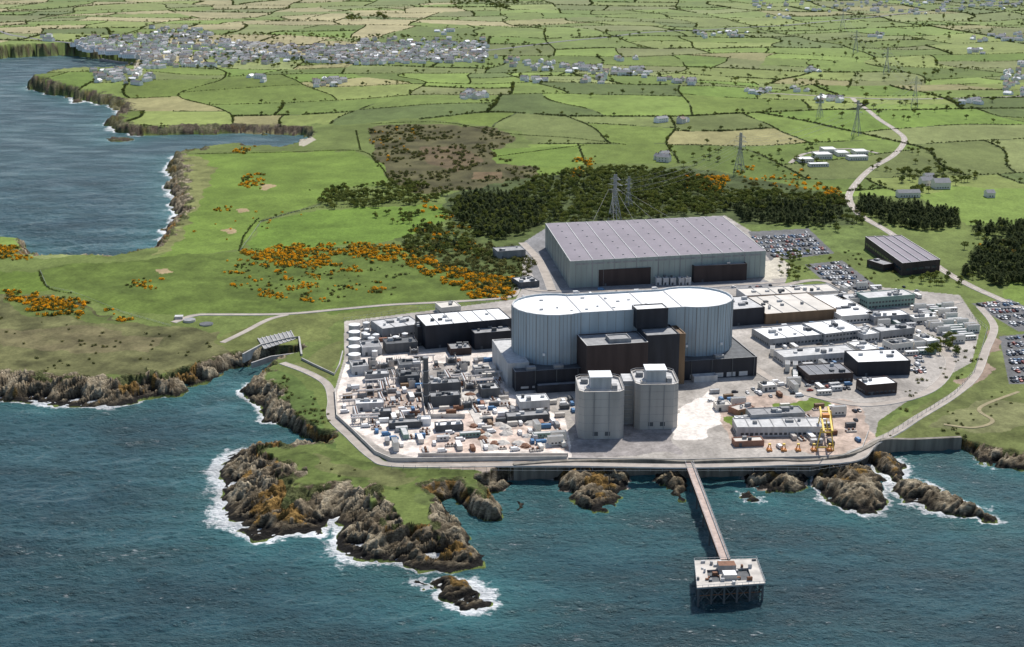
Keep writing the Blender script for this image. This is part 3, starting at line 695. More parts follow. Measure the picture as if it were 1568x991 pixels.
pk=lambda x,y,an:inst('parked_car',R.choice(CAR),x,y,9.02,an+math.pi/2+(math.pi if R.random()<.5 else 0)+R.uniform(-.03,.03),R.uniform(.95,1.12))
for l,an in (([(1148,362),(1235,356),(1272,388),(1182,394)],ANG),([(1240,408),(1286,402),(1335,440),(1286,448)],ANG),([(1495,466),(1545,461),(1640,500),(1560,505)],ANG),([(1540,517),(1640,508),(1640,588),(1550,586)],ANG)):
    rows(l,an,.84,2.75,[5.2,12.5],pk)
for l in ([(1300,625),(1318,624),(1330,645),(1312,648)],[(1120,600),(1160,596),(1200,600),(1180,608)],[(1396,545),(1408,540),(1418,575),(1400,578)],[(1250,592),(1300,592),(1310,602),(1255,602)],[(1145,440),(1190,436),(1195,446),(1145,450)]):
    rows(l,ANG,.6,3,[6,9],pk)
cb=lambda x,y,an:(inst('portable_office',R.choice(CAB),x,y,9.02,an,1),OCC.append((x,y,5,1.8,an)))
rows([(1395,472),(1448,468),(1492,510),(1478,528),(1440,524)],ANG,.85,11.5,[5.5],cb)
rows([(1392,525),(1420,522),(1425,545),(1395,545)],ANG,.8,11.5,[6],cb)
rows([(1175,535),(1192,540),(1240,588),(1218,590)],ANG+1.2,.8,11,[5],cb)
rows([(1240,610),(1290,590),(1310,600),(1270,612)],ANG,.5,11,[6],cb)
def clutter(l,n,kinds,r=4.,lim=3.2):
    P=[unp(*p) for p in l];xs=[p[0] for p in P];ys=[p[1] for p in P];k=0;tr=0
    while k<n and tr<n*40:
        tr+=1;x=R.uniform(min(xs),max(xs));y=R.uniform(min(ys),max(ys))
        if not pip(x,y,P) or not free(x,y,lim*.55): continue
        an=ANG+(math.pi/2 if R.random()<.45 else 0)+R.uniform(-.04,.04);kd=R.choice(kinds)
        if kd=='cab': inst('portable_cabin',R.choice(CAB),x,y,9.02,an)
        elif kd=='con': inst('storage_container',R.choice(CON),x,y,9.02,an)
        elif kd=='van': inst('parked_van',R.choice(VAN),x,y,9.02,an)
        elif kd=='car': inst('parked_car',R.choice(CAR),x,y,9.02,an)
        else: inst(kd[0],R.choice(kd[1]),x,y,9.02,an,R.uniform(.8,1.2))
        OCC.append((x,y,r*.8,1.6,an));k+=1
def tankm():
    b=MB();b.cyl(0,0,0,4.5,2.2,16,M['lgrey'],mt=M['white']);b.cyl(0,0,4.5,5.2,2.2,16,M['white'],.3)
    b.beam((2.3,0,0),(2.3,0,5),.1,M['steel']);b.beam((2.3,.5,0),(2.3,.5,5),.1,M['steel']);return b.obj('m',(0,0,0),False).data
def trafo():
    b=MB();b.box(0,0,0,6,5,.4,0,M['concl']);b.box(0,0,.4,4.2,2.6,3,0,M['mgrey']);b.cyl(0,0,3.4,3.9,.8,10,M['mgrey'])
    for i in range(6):
        b.box(-1.8+i*.7,-1.9,.7,.15,1.0,2.3,0,M['dgrey']);b.box(-1.8+i*.7,1.9,.7,.15,1.0,2.3,0,M['dgrey'])
    for i in (-1.3,0,1.3): b.cyl(i,.3,3.4,5.6,.16,6,M['brown'],.08)
    b.box(-2.9,0,.4,.25,4.5,4.5,0,M['concl']);b.box(2.9,0,.4,.25,4.5,4.5,0,M['concl']);return b.obj('m',(0,0,0),False).data
def rack():
    b=MB()
    for i in range(4):
        for sy in (-1,1): b.beam((-6+i*4,sy*1.2,0),(-6+i*4,sy*1.2,3.6),.15,M['steel'])
        b.beam((-6+i*4,-1.3,3.5),(-6+i*4,1.3,3.5),.15,M['steel'])
    for k,y in enumerate((-.9,-.3,.4,.9)): b.beam((-7,y,3.9),(7,y,3.9),.18,M[('lgrey','rust','white','mgrey')[k]])
    return b.obj('m',(0,0,0),False).data
def heap(mk):
    b=MB();rr=random.Random(4);n=12
    vs=[];
    for rad,z in ((3,0),(2.1,.9),(1.,1.6)):
        for i in range(n): q=rad*rr.uniform(.8,1.2);vs.append((q*math.cos(6.283*i/n)*1.4,q*math.sin(6.283*i/n),z*rr.uniform(.8,1.2)))
    vs.append((0,0,1.9));fs=[]
    for k in range(2):
        for i in range(n): fs.append((k*n+i,k*n+(i+1)%n,(k+1)*n+(i+1)%n,(k+1)*n+i))
    for i in range(n): fs.append((2*n+i,2*n+(i+1)%n,3*n))
    b.add(vs,fs,M[mk]);return b.obj('m',(0,0,0),False).data
def stack():
    b=MB()
    for i in range(5):
        for j in range(3): b.box(-2+i*1.1,-1+j*1.1,0,.9,.9,.9*(1+(i*j)%2),0,M[('concl','rust','lgrey')[j]])
    return b.obj('m',(0,0,0),False).data
TK=[tankm()];TR=[trafo()];RKs=[rack()];HP=[heap('concl'),heap('rust'),heap('rooft')];ST=[stack()]
clutter([(560,560),(650,548),(650,600),(560,610)],28,[('transformer',TR),('transformer',TR),('pipe_rack',RKs),'con'],5)
clutter([(655,560),(760,548),(770,600),(660,650)],46,[('transformer',TR),('pipe_rack',RKs),'con','con',('material_stack',ST)],4)
clutter([(520,595),(645,592),(640,640),(560,655),(525,640)],48,['con','con','cab',('material_stack',ST),'van','con',('pipe_rack',RKs)],4)
clutter([(560,655),(640,650),(720,665),(740,690),(640,697),(600,690)],26,['con','cab','van',('material_stack',ST)],4)
clutter([(720,650),(860,645),(868,690),(740,692)],46,['con',('spoil_heap',HP),('material_stack',ST),('spoil_heap',HP),'van','cab'],4)
clutter([(715,600),(775,600),(800,650),(740,650)],26,['con',('spoil_heap',HP),('material_stack',ST),'van'],4)
clutter([(555,500),(590,495),(650,540),(560,550)],20,[('transformer',TR),('storage_tank',TK),'con'],4)
clutter([(1190,500),(1400,480),(1420,560),(1310,600),(1210,600)],70,['van','car','cab','car'],5,5)
clutter([(1050,590),(1160,560),(1230,610),(1100,625)],12,['van','car','con'],4)
clutter([(1110,620),(1300,625),(1320,680),(1180,690)],22,['van','con','cab',('material_stack',ST),'con'],4)
clutter([(880,445),(1180,436),(1180,444),(800,455)],14,['van','car','con'],4)
clutter([(780,600),(880,600),(880,640),(850,640)],8,['van','con'],4)
clutter([(1280,440),(1420,440),(1400,470),(1290,468)],20,['car','van','cab'],4)
for y in (507,518,529,541,553):
    p=unp(543,y);b=MB();b.cyl(p[0],p[1],8.8,14,4.2,20,M['lgrey'],mt=M['white']);b.cyl(p[0],p[1],14,14.9,4.3,20,M['white'],.5);b.obj('storage_tank')
p=unp(653,622);b=MB();b.cyl(*p,8.8,40,1.9,16,M['dgrey'],1.6);b.cyl(*p,40,40.8,1.9,16,M['mgrey'])
for z in (16,24,32):b.cyl(*p,z,z+.5,2.3,16,M['mgrey'])
b.beam((p[0]-2.2,p[1]-1,9),(p[0]-1.9,p[1]-1,39),.15,M['steel']);b.obj('chimney_stack')
# ------------------------------------------------------------------ jetty
b=MB();zt=9.2
A=unp(1055,708,zt);E=unp(1111,858,zt);dx=E[0]-A[0];dy=E[1]-A[1];l=math.hypot(dx,dy);ux,uy=dx/l,dy/l;an=math.atan2(uy,ux);nx,ny=-uy,ux
b.box((A[0]+E[0])/2,(A[1]+E[1])/2,zt-.9,l,4.6,.9,an,M['rust'],M['deck'])
for sgn in (-1,1):
    for k in range(int(l/3)):
        q=(A[0]+ux*k*3+nx*2.2*sgn,A[1]+uy*k*3+ny*2.2*sgn);b.beam((*q,zt),(*q,zt+1.1),.05,M['steel'])
    b.beam((A[0]+nx*2.2*sgn,A[1]+ny*2.2*sgn,zt+1.1),(E[0]+nx*2.2*sgn,E[1]+ny*2.2*sgn,zt+1.1),.07,M['steel'])
    b.beam((A[0]+nx*2.0*sgn,A[1]+ny*2.0*sgn,zt-2.6),(E[0]+nx*2.0*sgn,E[1]+ny*2.0*sgn,zt-2.6),.16,M['dgrey'])
    b.box((A[0]+E[0])/2+nx*2.15*sgn,(A[1]+E[1])/2+ny*2.15*sgn,zt-2.4,l-1,.15,1.5,an,M['brown'])
    for k in range(int(l/3)):
        q0=(A[0]+ux*k*3+nx*2*sgn,A[1]+uy*k*3+ny*2*sgn);q1=(A[0]+ux*(k+1)*3+nx*2*sgn,A[1]+uy*(k+1)*3+ny*2*sgn)
        b.beam((*q0,zt-.9),(*q1,zt-2.6),.1,M['rust'])
b.beam((A[0]+nx*1.4,A[1]+ny*1.4,zt+.4),(E[0]+nx*1.4,E[1]+ny*1.4,zt+.4),.22,M['mgrey'])
for k in range(1,int(l/22)+1):
    for sgn in (-1,1): b.beam((A[0]+ux*k*22+nx*2*sgn,A[1]+uy*k*22+ny*2*sgn,-6),(A[0]+ux*k*22+nx*1.7*sgn,A[1]+uy*k*22+ny*1.7*sgn,zt-1),.4,M['dgrey'])
c=[unp(1067,900,zt),unp(1172,893,zt),unp(1158,855,zt),unp(1063,858,zt)]
def bil(s,t): return lerp(lerp(c[0],c[1],s),lerp(c[3],c[2],s),t)
for s0,s1,t0,t1 in ((0,1,.62,1),(0,.18,0,.62),(.18,.82,0,.16),(.82,1,0,.62),(.36,.62,.16,.62)):
    P=[bil(s0,t0),bil(s1,t0),bil(s1,t1),bil(s0,t1)]
    b.add([(*q,zt-.8) for q in P]+[(*q,zt) for q in P],[(i,(i+1)%4,4+(i+1)%4,4+i) for i in range(4)]+[(3,2,1,0)],M['mgrey']);b.add([(*q,zt) for q in P],[(0,1,2,3)],M['concl'])
P=[bil(.18,.16),bil(.36,.16),bil(.36,.62),bil(.18,.62)];b.add([(*q,zt-1.1) for q in P],[(0,1,2,3)],M['dgrey'])
P=[bil(.62,.16),bil(.82,.16),bil(.82,.62),bil(.62,.62)];b.add([(*q,zt-1.1) for q in P],[(0,1,2,3)],M['dgrey'])
for i in range(6):
    for j in range(4):
        q=bil(.03+i*.188,.04+j*.305);b.beam((*q,-8),(*q,zt-.8),.45,M['dgrey'])
        if i<5: 
            r_=bil(.03+(i+1)*.188,.04+j*.305);b.beam((*q,zt-1),(*r_,1),.18,M['dgrey']);b.beam((*r_,zt-1),(*q,1),.18,M['dgrey']);b.beam((*q,4.5),(*r_,4.5),.18,M['rust'])
        if j<3:
            r_=bil(.03+i*.188,.04+(j+1)*.305);b.beam((*q,zt-1),(*r_,1),.18,M['dgrey'])
q=bil(.48,.6);b.box(*q,zt,8,5,3.2,.05,M['mgrey'],M['rust']);q=bil(.5,.3);b.box(*q,zt,6,5,2.4,.05,M['concl'],M['white'])
for k in range(26):
    s_,t_=R.uniform(.03,.97),R.uniform(.05,.95)
    q=bil(s_,t_);b.box(*q,zt-1.1 if (.18<s_<.36 or .62<s_<.82) and .16<t_<.62 else zt,R.uniform(.8,2.6),R.uniform(.6,1.8),R.uniform(.5,2),.1,M[R.choice(['mgrey','rust','dgrey','lgrey'])])
for i in range(4):
    for k in range(12):
        q=lerp(c[i],c[(i+1)%4],k/12);b.beam((*q,zt),(*q,zt+1.1),.06,M['steel'])
    b.beam((*c[i],zt+1.1),(*c[(i+1)%4],zt+1.1),.07,M['steel'])
b.obj('jetty')
# ------------------------------------------------------------------ walls, fences, roads
def wallline(name,l,z0,z1,th,m,zs=9.,world=False,rel=None):
    P=l if world else [unp(a_,b_,zs) for a_,b_ in l];b=MB();n=len(P)
    Nn=[]
    for i in range(n):
        p=P[max(0,i-1)];q=P[min(n-1,i+1)];dx=q[0]-p[0];dy=q[1]-p[1];l_=math.hypot(dx,dy);Nn.append((-dy/l_*th/2,dx/l_*th/2))
    zz=[(float(B(p[0],p[1]+4))+rel if rel is not None else z1) for p in P]
    for i in range(n-1):
        p,q=P[i],P[i+1];a_,c_=Nn[i],Nn[i+1]
        lo=[(p[0]-a_[0],p[1]-a_[1]),(q[0]-c_[0],q[1]-c_[1]),(q[0]+c_[0],q[1]+c_[1]),(p[0]+a_[0],p[1]+a_[1])]
        zc=[zz[i],zz[i+1],zz[i+1],zz[i]]
        b.add([(*w,z0) for w in lo]+[(*w,z_) for w,z_ in zip(lo,zc)],[(0,1,5,4),(2,3,7,6),(4,5,6,7)]+([(3,0,4,7)] if i==0 else [])+([(1,2,6,5)] if i==n-2 else []),m)
    return b.obj(name)
i0=[i for i,s in enumerate(S) if s[0]==786][0];i1=[i for i,s in enumerate(S) if s[0]==1470][0]
def smooth(P,k=6):
    P=[np.array(p,float) for p in P];o=[]
    for i in range(len(P)-1):
        p0=P[max(0,i-1)];p1=P[i];p2=P[i+1];p3=P[min(len(P)-1,i+2)]
        for j in range(k):
            t=j/k;o.append(.5*((2*p1)+(-p0+p2)*t+(2*p0-5*p1+4*p2-p3)*t*t+(-p0+3*p1-3*p2+p3)*t**3))
    o.append(P[-1]);return o
wm_=mat('sea_wall_stone',(.20,.18,.15),.9,.4,.25,streak=True)
wallline('sea_wall',[tuple(p) for p in smooth(main[i0:i1+1],4)],-3,9.9,2.6,wm_,world=True,rel=.9)
wallline('perimeter_wall',[(513,600),(516,640),(540,662),(575,696),(600,707),(700,706),(760,705),(868,704)],8.5,11.3,.6,M['concl'])
wallline('perimeter_wall',[(640,699),(870,699)],8.5,11.0,.5,M['concl'])
wallline('perimeter_wall',[(870,704),(1050,706),(1290,700),(1320,688),(1330,662)],8.5,10.2,.5,M['conc'])
wallline('intake_wall',[(372,545),(400,530),(440,520),(458,518),(462,545)],4,10.5,1.2,M['conc'])
wallline('intake_wall',[(385,551),(415,541),(455,536)],3,7,1.2,M['conc'])
wallline('intake_wall',[(462,551),(480,560),(512,575),(520,560),(525,540)],8,10.5,.8,M['conc'])
wallline('yard_wall',[(533,553),(560,575),(640,570),(652,640),(712,640)],8.5,11.5,.5,M['concl'])
b=MB();P0=[unp(x_,y_,9) for x_,y_ in ((395,520),(445,508),(452,520),(405,535))]
for k in range(9):
    p=lerp(P0[0],P0[1],k/8);q=lerp(P0[3],P0[2],k/8);b.beam((*p,9.8),(*q,9.2),.4,M['conc'])
b.add([(*P0[0],9.6),(*P0[1],9.6),(*P0[2],9.2),(*P0[3],9.2)],[(0,1,2,3)],M['mgrey']);b.obj('intake_screen_deck')
def fence(name,l,h=2.4,step=6):
    P=[np.array(GP(*p)) for p in l];b=MB()
    for i in range(len(P)-1):
        n=max(1,int(np.linalg.norm(P[i+1]-P[i])/step))
        for k in range(n):
            p=P[i]+(P[i+1]-P[i])*k/n;q=P[i]+(P[i+1]-P[i])*(k+1)/n
            b.beam(p,(p[0],p[1],p[2]+h),.09,M['steel']);
            for zz in (.5,h-.1): b.beam((p[0],p[1],p[2]+zz),(q[0],q[1],q[2]+zz),.04,M['steel'])
    b.obj(name)
fence('perimeter_fence',[(1338,690),(1352,672),(1405,640),(1462,604),(1492,570),(1505,530),(1512,505),(1480,480)])
fence('perimeter_fence',[(600,718),(800,722),(1050,722),(1240,722),(1300,713)])
fence('perimeter_fence',[(527,492),(640,474),(780,460)])
fence('field_fence',[(62,416),(72,440),(110,448),(190,480),(262,500)],1.4,8)
fence('field_fence',[(368,384),(400,340),(490,315)],1.4,8)
def road(name,l,w,m,lift=.25,line=False,kerb=True):
    P=smooth([GP(*p) for p in l],8);b=MB();vs=[];vl=[]
    n=len(P);ke=.12 if kerb else 0
    for i in range(n):
        p=P[max(0,i-1)];q=P[min(n-1,i+1)];dx=q[0]-p[0];dy=q[1]-p[1];L_=math.hypot(dx,dy) or 1;nx,ny=-dy/L_,dx/L_
        z=float(B(P[i][0],P[i][1]))
        for s_,dz in ((-w/2-.5,-.3),(-w/2-.2,lift+ke),(-w/2,lift+ke),(-w/2,lift),(w/2,lift),(w/2,lift+ke),(w/2+.2,lift+ke),(w/2+.5,-.3)): vs.append((P[i][0]+nx*s_,P[i][1]+ny*s_,z+dz))
        for s_ in (-.15,.15): vl.append((P[i][0]+nx*s_,P[i][1]+ny*s_,z+lift+.02))
    fs=[];fk=[]
    for i in range(n-1):
        for k in range(7):
            (fs if k==3 else fk).append((i*8+k,i*8+8+k,i*8+9+k,i*8+k+1))
    b.add(vs,fs,m);o=len(b.v)-len(vs)
    kk=b.mi(M['concl'] if kerb else m)
    for f in fk: b.f.append([o+q for q in f]);b.m.append(kk)
    if line: b.add(vl,[(i*2,i*2+2,i*2+3,i*2+1) for i in range(0,n-1,2)],M['mark'])
    b.obj(name)
road('perimeter_road',[(432,556),(470,570),(500,588),(508,612),(508,640),(535,668),(570,700),(600,712),(700,713),(850,711),(1050,714),(1200,710),(1305,704),(1338,678),(1400,643),(1460,606),(1494,575),(1510,535),(1522,500),(1500,470)],5,M['track'])
road('access_road',[(265,494),(300,483),(345,482),(440,481),(520,474),(600,467),(700,462),(780,455),(796,440),(835,446),(1000,444),(1200,432)],4.5,M['track'])
road('access_road',[(340,525),(375,508),(410,490),(440,482)],4,M['track'],kerb=False)
road('access_road',[(800,372),(822,395),(835,420),(845,446)],7,M['track'])
road('main_road',[(1305,150),(1325,166),(1345,182),(1372,200),(1385,215),(1368,238),(1332,260),(1308,285),(1300,305),(1318,330),(1360,355),(1410,390),(1450,418),(1490,440),(1530,458),(1600,490)],7,M['track'],line=True)
road('country_road',[(1140,140),(1230,146),(1305,150),(1400,152),(1500,150),(1600,146)],6,M['track'],.4)
road('country_road',[(1210,250),(1235,235),(1300,228),(1345,235)],5,M['track'])
road('village_road',[(0,48),(30,56),(110,66),(200,80),(320,85),(450,88),(600,84),(740,78),(900,60),(1100,45),(1300,30),(1560,5)],9,M['asph'],.6)
road('site_road',[(1130,545),(1180,580),(1240,605),(1330,620),(1420,600),(1455,560),(1440,530)],6,M['track'])
road('site_road',[(1190,440),(1260,430),(1340,465),(1420,470),(1470,462)],6,M['track'])
road('site_road',[(715,545),(712,600),(735,650),(745,690)],5,M['concl'])
road('footpath',[(1445,650),(1490,655),(1520,645),(1500,625),(1560,600)],2.,M['dirt'],.2,kerb=False)
# ------------------------------------------------------------------ gantry crane
b=MB();p=unp(1263,690);q=unp(1263,662)
for (x,y) in (p,q):
    for s in (-5,5): b.beam((x+s,y,9),(x+s*.55,y,22),.3,M['yellow'])
    b.beam((x-5,y,11),(x+5,y,11),.25,M['yellow']);b.beam((x-3.2,y,20),(x+3.2,y,20),.25,M['yellow'])
for s in (-2.4,2.4): b.beam((p[0]+s,p[1]-5,22.4),(q[0]+s,q[1]+6,22.4),.5,M['yellow'])
for (x,y) in (p,q): b.beam((x-2.9,y,22),(x+2.9,y,22),.35,M['yellow'])
b.box((p[0]+q[0])/2,(p[1]+q[1])/2+2,23,4,3.5,2,0,M['orange'])
b.beam((p[0],p[1]-4,23),(p[0]-2,p[1]-7,30),.25,M['yellow'])
b.obj('gantry_crane')
for x in (1178,1200,1222,1246,1270):
    p=unp(x,690);b=MB();b.box(p[0],p[1],9,3,3.6,.9,0,M['orange'])
    for s in (-1.3,1.3): b.beam((p[0]+s,p[1]-1.5,9),(p[0]+s*.3,p[1],12.6),.15,M['orange']);b.beam((p[0]+s,p[1]+1.5,9),(p[0]+s*.3,p[1],12.6),.15,M['orange'])
    b.box(p[0],p[1],12.5,1.4,1.4,.7,0,M['yellow']);b.obj('screen_hoist')
# ------------------------------------------------------------------ pylons and cables
def pylonmesh(h):
    b=MB();m=M['steel'];w0=h*.11;w1=h*.022
    lv=[0,.2,.38,.53,.66,.78,.89,1.]
    wd=lambda t:(w0+(w1-w0)*min(1,t/.62)) if t<.62 else w1
    P=[[(sx*wd(t),sy*wd(t),h*t) for sx,sy in ((-1,-1),(1,-1),(1,1),(-1,1))] for t in lv]
    for i in range(len(lv)-1):
        for k in range(4):
            k2=(k+1)%4
            b.beam(P[i][k],P[i+1][k],.22,m);b.beam(P[i][k],P[i+1][k2],.1,m);b.beam(P[i][k2],P[i+1][k],.1,m);b.beam(P[i+1][k],P[i+1][k2],.1,m)
    for t,a_ in ((.66,.14),(.78,.18),(.9,.13)):
        for s in (-1,1):
            tip=(s*h*a_,0,h*t)
            for sy in (-1,1): b.beam((s*w1,sy*w1,h*t),tip,.13,m);b.beam((s*w1,sy*w1,h*(t+.05)),tip,.1,m)
            b.beam(tip,(tip[0],0,h*t-2.6),.12,M['brown'])
    return b.obj('m',(0,0,0),False).data
PH=46;pm=pylonmesh(PH)
ch=[(941,338),(1132,264),(1311,207),(1400,164),(1357,112),(1310,80),(1290,40)]
pos=[GP(*p) for p in ch];angs=[]
for i,p in enumerate(pos):
    q=pos[min(i+1,len(pos)-1)];o=pos[max(i-1,0)];an=math.atan2(q[1]-o[1],q[0]-o[0])+math.pi/2;angs.append(an);inst('electricity_pylon',pm,*p,an)
for p in [(1255,180),(962,322)]:
    g=GP(*p);inst('electricity_pylon',pm,*g,.8,.75)
b=MB()
for i in range(len(pos)-1):
    for t,a_ in ((.66,.14),(.78,.18),(.9,.13)):
        for s in (-1,1):
            e=[]
            for k in (i,i+1): e.append(np.array((pos[k][0]+math.cos(angs[k])*s*PH*a_,pos[k][1]+math.sin(angs[k])*s*PH*a_,pos[k][2]+PH*t-2.6)))
            for j in range(12):
                u0=j/12;u1=(j+1)/12;f=lambda u:e[0]+(e[1]-e[0])*u-np.array((0,0,9*4*u*(1-u)))
                b.beam(f(u0),f(u1),.05,M['mgrey'])
for k in range(5):
    t=unp(905+k*35,345,31);b.beam((pos[0][0]+(k-2)*3,pos[0][1],pos[0][2]+32),(t[0],t[1],31),.07,M['mgrey'])
b.obj('power_cables',(0,0,0))
def bt(name,px,py,wpx,dep,h,mw,mr,g=True,win=1):
    x,y,z=GP(px,py);x2,y2,z2=GP(px+wpx,py-.2)
    w=x2-x;b=MB();P=[(0,0),(w,0),(w,dep),(0,dep)]
    if g:
        b.add([(*p,-.5) for p in P]+[(*p,h) for p in P],[(i,(i+1)%4,4+(i+1)%4,4+i) for i in range(4)],M[mw])
        vs=[(-.4,-.4,h),(w+.4,-.4,h),(w+.4,dep+.4,h),(-.4,dep+.4,h),(-.4,dep/2,h+dep*.3),(w+.4,dep/2,h+dep*.3)]
        b.add(vs,[(0,1,5,4),(2,3,4,5)],M[mr]);b.add(vs,[(0,4,3),(1,2,5)],M[mw])
    else: b.prism(P,-.5,h,M[mw],M[mr],.4,.4)
    if win:b.windows(P[0],P[1],1,1.3,1.3,1.6,M['glass'])
    o=b.obj(name,(0,0,0));o.location=(x,y,z);o.rotation_euler=(0,0,.1)
for t in [(1225,250,22,18,5),(1250,244,25,20,6),(1283,240,18,20,5),(1300,246,30,14,5),(1262,236,20,20,6),(1310,238,20,20,5),(1240,256,30,10,4)]: bt('warehouse',*t,'cream','white',False)
for t in [(1412,285,18,12,6),(1432,290,24,14,7),(1418,278,14,12,5),(1376,303,34,10,5),(1512,303,12,10,5)]: bt('farmhouse',*t,'cream','slate')
def house(w,d,e,mw,mr):
    b=MB();P=[(-w/2,-d/2),(w/2,-d/2),(w/2,d/2),(-w/2,d/2)]
    b.add([(*p,-1.5) for p in P]+[(*p,e) for p in P],[(i,(i+1)%4,4+(i+1)%4,4+i) for i in range(4)],M[mw])
    rh=d*.3;o=.35
    vs=[(-w/2-o,-d/2-o,e-.2),(w/2+o,-d/2-o,e-.2),(w/2+o,d/2+o,e-.2),(-w/2-o,d/2+o,e-.2),(-w/2-o,0,e+rh),(w/2+o,0,e+rh)]
    b.add(vs,[(0,1,5,4),(2,3,4,5)],M[mr]);b.add([(-w/2,-d/2,e),(-w/2,d/2,e),(-w/2,0,e+rh-.3),(w/2,-d/2,e),(w/2,d/2,e),(w/2,0,e+rh-.3)],[(0,2,1),(3,4,5)],M[mw])
    for s in (-1,1): b.box(s*(w/2-.7),0,e+rh-1,.9,.9,2,0,M['brick'])
    for z in (.9,3.4):
        if z+1.2<e: b.windows(P[0],P[1],z,1.0,.9,2.6,M['glass']);b.windows(P[2],P[3],z,1.0,.9,2.6,M['glass'])
    return b.obj('m',(0,0,0),False).data
M['hwall']=mat('white_render',(.88,.87,.84),.8,.04,.3)
M['roofb']=mat('brown_tile_roof',(.22,.17,.14),.8,.2,.3)
HM=[house(11,8,5.6,'hwall','slate'),house(12,8.5,3.2,'hwall','mgrey'),house(24,8,5.6,'hwall','slate'),house(10,8,5.6,'cream','roofb'),house(13,9,3.2,'hwall','white'),house(18,8,5.4,'hwall','mgrey'),house(14,10,5.6,'cream','slate'),house(12,8,5.6,'hwall','roofb'),house(11,8,5.6,'hwall','lgrey')]
HG={}
def scatter_h(l,n,md,name='house'):
    P=[GP(*p)[:2] for p in l];xs=[p[0] for p in P];ys=[p[1] for p in P];k=0
    for _ in range(n*25):
        if k>=n:break
        x=R.uniform(min(xs),max(xs));y=R.uniform(min(ys),max(ys))
        if not pip(x,y,P):continue
        g=(int(x//md),int(y//md))
        if any((g[0]+i,g[1]+j) in HG for i in (-1,0,1) for j in (-1,0,1) if abs(i)+abs(j)<2):continue
        HG[g]=1;k+=1
        an=float(fbm(x/200,y/200,1,3))*2.5+(math.pi/2 if R.random()<.3 else 0)
        inst(name,R.choice(HM),x,y,float(B(x,y)),an,R.uniform(.85,1.15))
scatter_h([(130,58),(300,52),(330,62),(470,72),(480,88),(420,98),(260,104),(222,108),(215,92),(160,84),(110,72)],330,13)
scatter_h([(480,72),(640,66),(745,68),(742,96),(560,100),(470,96)],260,14)
scatter_h([(140,108),(215,110),(240,122),(205,132),(150,126)],34,15)
scatter_h([(225,44),(300,42),(330,58),(240,58)],26,20)
scatter_h([(750,88),(830,96),(1000,108),(990,120),(860,112),(780,102)],44,22)
scatter_h([(1480,58),(1568,52),(1568,62),(1500,66)],14,22)
scatter_h([(1535,100),(1600,95),(1600,148),(1540,146)],40,18)
scatter_h([(1150,0),(1568,0),(1568,14),(1400,20),(1150,14)],90,40)
scatter_h([(1050,50),(1150,48),(1130,60),(1060,60)],14,30)
scatter_h([(550,60),(740,60),(740,68),(550,70)],20,30)
for cx,cy,n in ((725,148,9),(500,130,9),(512,126,4),(1030,185,3),(1270,154,8),(1160,142,6),(820,124,6),(900,108,6),(910,124,7),(400,122,3),(1050,128,5),(1000,245,4),(1480,160,3),(850,100,5),(1240,110,4),(1350,55,4),(1490,80,5),(960,92,5),(1020,125,3),(60,60,3),(1230,138,3),(680,52,4),(1400,20,5),(1190,25,5)):
    scatter_h([(cx-18,cy-4),(cx+18,cy-4),(cx+18,cy+4),(cx-18,cy+4)],n,14,'farmhouse')
b=MB();P=[unp(x_,y_,0) for x_,y_ in ((155,93),(180,97),(205,99))]
for i in range(2): 
    q0,q1=P[i],P[i+1];b.box((q0[0]+q1[0])/2,(q0[1]+q1[1])/2,-2,math.dist(q0,q1)+1,8,6,math.atan2(q1[1]-q0[1],q1[0]-q0[0]),M['mgrey'],M['conc'])
b.obj('harbour_breakwater')
p=GP(290,492);b=MB();b.cyl(p[0],p[1],p[2]-.5,p[2]+1.5,4.5,28,M['concl'],mt=M['mgrey']);b.box(p[0]-9,p[1]+6,p[2]-.5,6,5,3,.1,M['concl'],M['lgrey']);b.obj('settling_tank')
p=GP(316,497);b=MB();b.cyl(p[0],p[1],p[2]-.5,p[2]+.8,5,28,M['conc'],mt=M['dgrey']);b.obj('settling_tank')
# ------------------------------------------------------------------ vegetation
def leafmat(name,c,hue=.25,tr=.25):
    m,t,p=nt(name);N=t.nodes;L=t.links
    oi=N.new('ShaderNodeObjectInfo');g=N.new('ShaderNodeNewGeometry');no=N.new('ShaderNodeTexNoise');no.inputs['Scale'].default_value=.06;no.inputs['Detail'].default_value=4;L.new(g.outputs['Position'],no.inputs['Vector'])
    a_=N.new('ShaderNodeMath');a_.operation='ADD';L.new(oi.outputs['Random'],a_.inputs[0]);L.new(no.outputs[0],a_.inputs[1])
    r=N.new('ShaderNodeMapRange');r.inputs[1].default_value=.3;r.inputs[2].default_value=1.6;L.new(a_.outputs[0],r.inputs[0])
    mx=N.new('ShaderNodeMix');mx.data_type='RGBA';mx.inputs[6].default_value=(c[0]*(1-hue),c[1]*(1-hue*.8),c[2]*(1-hue),1);mx.inputs[7].default_value=(c[0]*(1+hue*1.6),c[1]*(1+hue),c[2],1)
    L.new(r.outputs[0],mx.inputs[0]);L.new(mx.outputs[2],p.inputs['Base Color']);p.inputs['Roughness'].default_value=.9;p.inputs['Specular IOR Level'].default_value=.1
    tl=N.new('ShaderNodeBsdfTranslucent');L.new(mx.outputs[2],tl.inputs['Color']);ms=N.new('ShaderNodeMixShader');ms.inputs[0].default_value=tr
    L.new(p.outputs[0],ms.inputs[1]);L.new(tl.outputs[0],ms.inputs[2]);L.new(ms.outputs[0],N['Material Output'].inputs[0])
    return m
